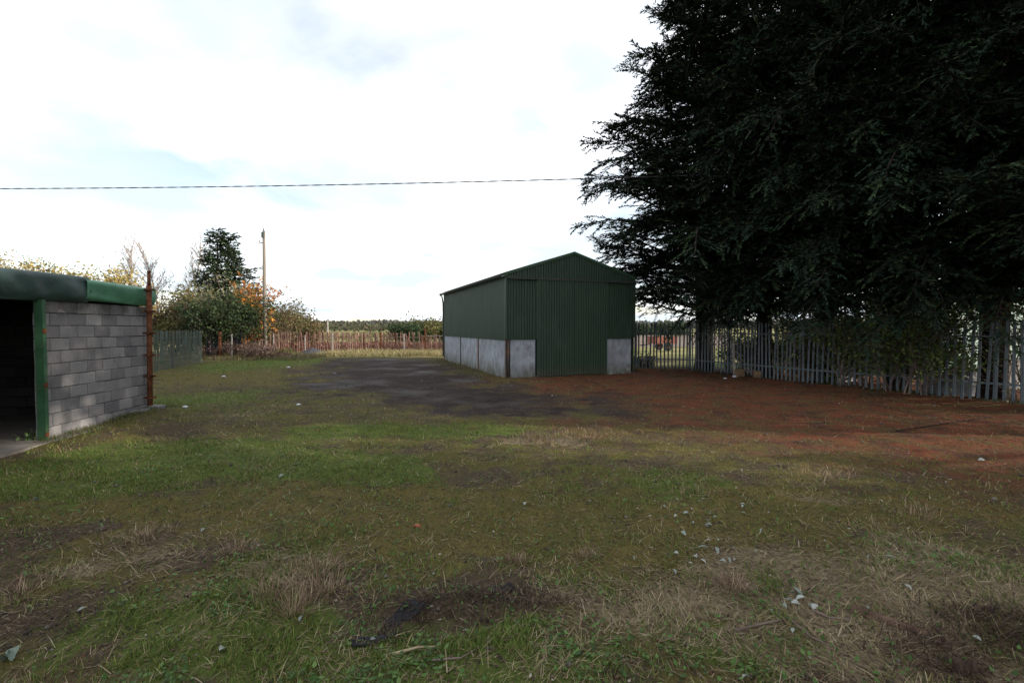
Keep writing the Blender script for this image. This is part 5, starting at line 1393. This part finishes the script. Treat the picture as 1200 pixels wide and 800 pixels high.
for k in range(34):
    px = 770 + random.random() * 110 + 25 * (k % 3 == 0); py = 590 + random.random() * 75
    put_leaf(px, py, 0.45 + 0.3 * random.random(), 'pale little leaf among many strewn on the moss right of centre', 'strewn pale leaves right of centre', k)
for k, (px, py, lb) in enumerate(((8, 771, 'large grey-green leaf at the left edge, outermost of two'), (19, 765, 'grey-green leaf at the left edge, inner of two'))):
    put_leaf(px, py, 1.3, lb, 'grey-green leaves at the left edge', k, M_greyleaf)
M_litter = weathered('white_plastic_litter', (0.6, 0.62, 0.66), (0.5, 0.53, 0.58), 20, 0.5, 0.4, 0.004)
def litter(px, py, s, label, seed, m=M_litter):
    p = G(px, py); return rock('litter', (p.x, p.y, hz(p.x, p.y) + s * 0.3), (s, s * 0.8, s * 0.45), m, label, 'litter', seed, group='white litter on the yard')
litter(217, 481, 0.06, 'crumpled pale plastic bottle beside the shed corner', 1)
litter(338, 431, 0.09, 'white plastic scrap on the grass before the utility pole', 2)
litter(262, 442, 0.07, 'white scrap on the mossy ground left of the track', 3)
litter(861, 443, 0.10, 'white lump at the foot of the palisade fence', 4)
litter(850, 444, 0.06, 'cream scrap just left of the white lump by the fence', 5)
litter(350, 475, 0.05, 'white scrap at the near edge of the dark track', 6)
litter(392, 438, 0.07, 'pale stone on the dark track', 7, M_stone)
M_terra = weathered('orange_terracotta', (0.33, 0.11, 0.05), (0.26, 0.09, 0.05), 20, 0.8, 0.2)
litter(489, 612, 0.035, 'orange-red tile fragment in the middle of the yard', 8, M_terra)
# black plastic strips in the dug hollow
def strip(pts, w, label, name='plastic_strip'):
    P = [G(*p) for p in pts]; rows = []; v = []; f = []
    for i in range(len(P) - 1):
        d = (P[i + 1] - P[i]).normalized(); sd_ = Vector((-d.y, d.x, 0))
        for k in range(6 + (i == len(P) - 2)):
            t = k / 6; c = P[i].lerp(P[i + 1], t); u = i + t
            ww_ = w * (0.75 + 0.35 * math.sin(u * 2.9) * math.cos(u * 1.3)) * (0.4 + 0.6 * min(1, 3 * min(u, len(P) - 1 - u) + 0.2))
            row = []
            for j in range(5):
                q = c + sd_ * ww_ * (j / 4 - 0.5 + 0.06 * math.sin(u * 7 + j))
                row.append(len(v)); v.append((q.x, q.y, hz(q.x, q.y) + 0.016 + 0.012 * math.sin(u * 4 + j * 1.9)))
            rows.append(row)
    for a, b in zip(rows, rows[1:]):
        for j in range(4): f.append((a[j], b[j], b[j + 1], a[j + 1]))
    me = mesh_from(name, v, f)
    o = link(name, me, M_plastic); md = o.modifiers.new('solid', 'SOLIDIFY'); md.thickness = 0.005
    tag(o, label, 'plastic strip', 'black plastic in the dug hollow'); return o
strip([(412, 756), (440, 748), (463, 738), (480, 733)], 0.10, 'muddy black plastic strip at the left end of the dug hollow')
strip([(454, 722), (464, 712), (488, 708), (498, 706)], 0.09, 'black plastic flap bent over the back of the dug hollow')
strip([(574, 690), (588, 688), (602, 688)], 0.09, 'small black plastic patch right of the dug hollow')
# twigs and sticks
def stick(pts, r, label, m=None, name='twig', z=0.03):
    mb = MB(); P = []
    for p in pts:
        g = G(p[0], p[1]); P.append(Vector((g.x, g.y, hz(g.x, g.y) + z + (p[2] if len(p) > 2 else 0))))
    mb.tube(P, [r * (1 - 0.5 * i / (len(P) - 1)) for i in range(len(P))], 6)
    o = mb.build(name, m or M_twig, None, smooth=True); tag(o, label, 'twig', 'twigs lying in the foreground'); return o
M_strawstick = weathered('straw_stalk', (0.30, 0.23, 0.14), (0.36, 0.29, 0.19), 20, 0.8, 0.2)
stick([(862, 742), (900, 735), (935, 728)], 0.009, 'brown twig left of the leaf cluster')
stick([(928, 735), (950, 752), (968, 762)], 0.008, 'dark twig running down from the leaf cluster')
stick([(952, 722), (972, 730), (996, 734)], 0.008, 'short twig right of the leaf cluster')
stick([(460, 768), (490, 760), (510, 757)], 0.009, 'pale twig lying below the dug hollow', M_strawstick)
stick([(524, 792), (523, 775), (522, 758)], 0.004, 'upright grey stalk right of the pale twig', M_strawstick)
stick([(505, 776), (540, 772), (560, 762)], 0.006, 'brown twig under the dug hollow')
stick([(464, 748), (480, 735), (497, 722)], 0.004, 'straw stalk leaning over the black plastic strip', M_strawstick)
stick([(1050, 508), (1100, 500), (1160, 489)], 0.012, 'long dark branch lying in the red needles before the fence', M_bark)
stick([(1000, 720), (1040, 736), (1085, 752), (1110, 768)], 0.05, 'mossy brown log half sunk in straw towards the stump', weathered('rotten_log', (0.10, 0.06, 0.045), (0.15, 0.10, 0.07), 12, 0.95, 0.1, 0.02), name='rotten_log', z=-0.005)
# stump at the lower right
sp = G(1132, 792); st = empty('tree_stump', (sp.x, sp.y, hz(sp.x, sp.y))); tag(st, 'cut brown twin stump in the lower right corner', 'stump')
M_stump = weathered('stump_wood', (0.045, 0.03, 0.024), (0.10, 0.066, 0.05), 30, 0.95, 0.1, 0.01, stretch=(1, 1, 0.3))
for k, (ox, oy, r, h) in enumerate(((-0.035, 0, 0.030, 0.085), (0.035, 0.01, 0.026, 0.075), (0.0, 0.05, 0.022, 0.05))):
    mb = MB(); mb.tube([(ox * 0.6, oy, -0.06), (ox, oy, h * 0.5), (ox * 1.15, oy, h)], [r * 1.3, r, r * 0.9], 11)
    for q in range(len(mb.v) - 11, len(mb.v)):
        a_ = mb.v[q]; mb.v[q] = (a_[0], a_[1], a_[2] * (0.6 + 0.6 * random.random()))
    mb.build('stem', M_stump, st)
# a small dock plant by the door post
dpn = G(32, 517); broadleaf('dock_plant', (dpn.x, dpn.y, 0.02), 0.28, 'small green plant on the shed threshold', 'plant', [(0.10, 0.17, 0.05), (0.13, 0.2, 0.07)], 70, 0.07, 190, spread=0.6, depth=1, nch=(4,), lspread=0.04, stems=4, radius=0.06, trunk_r=0.005, foliage='foliage')
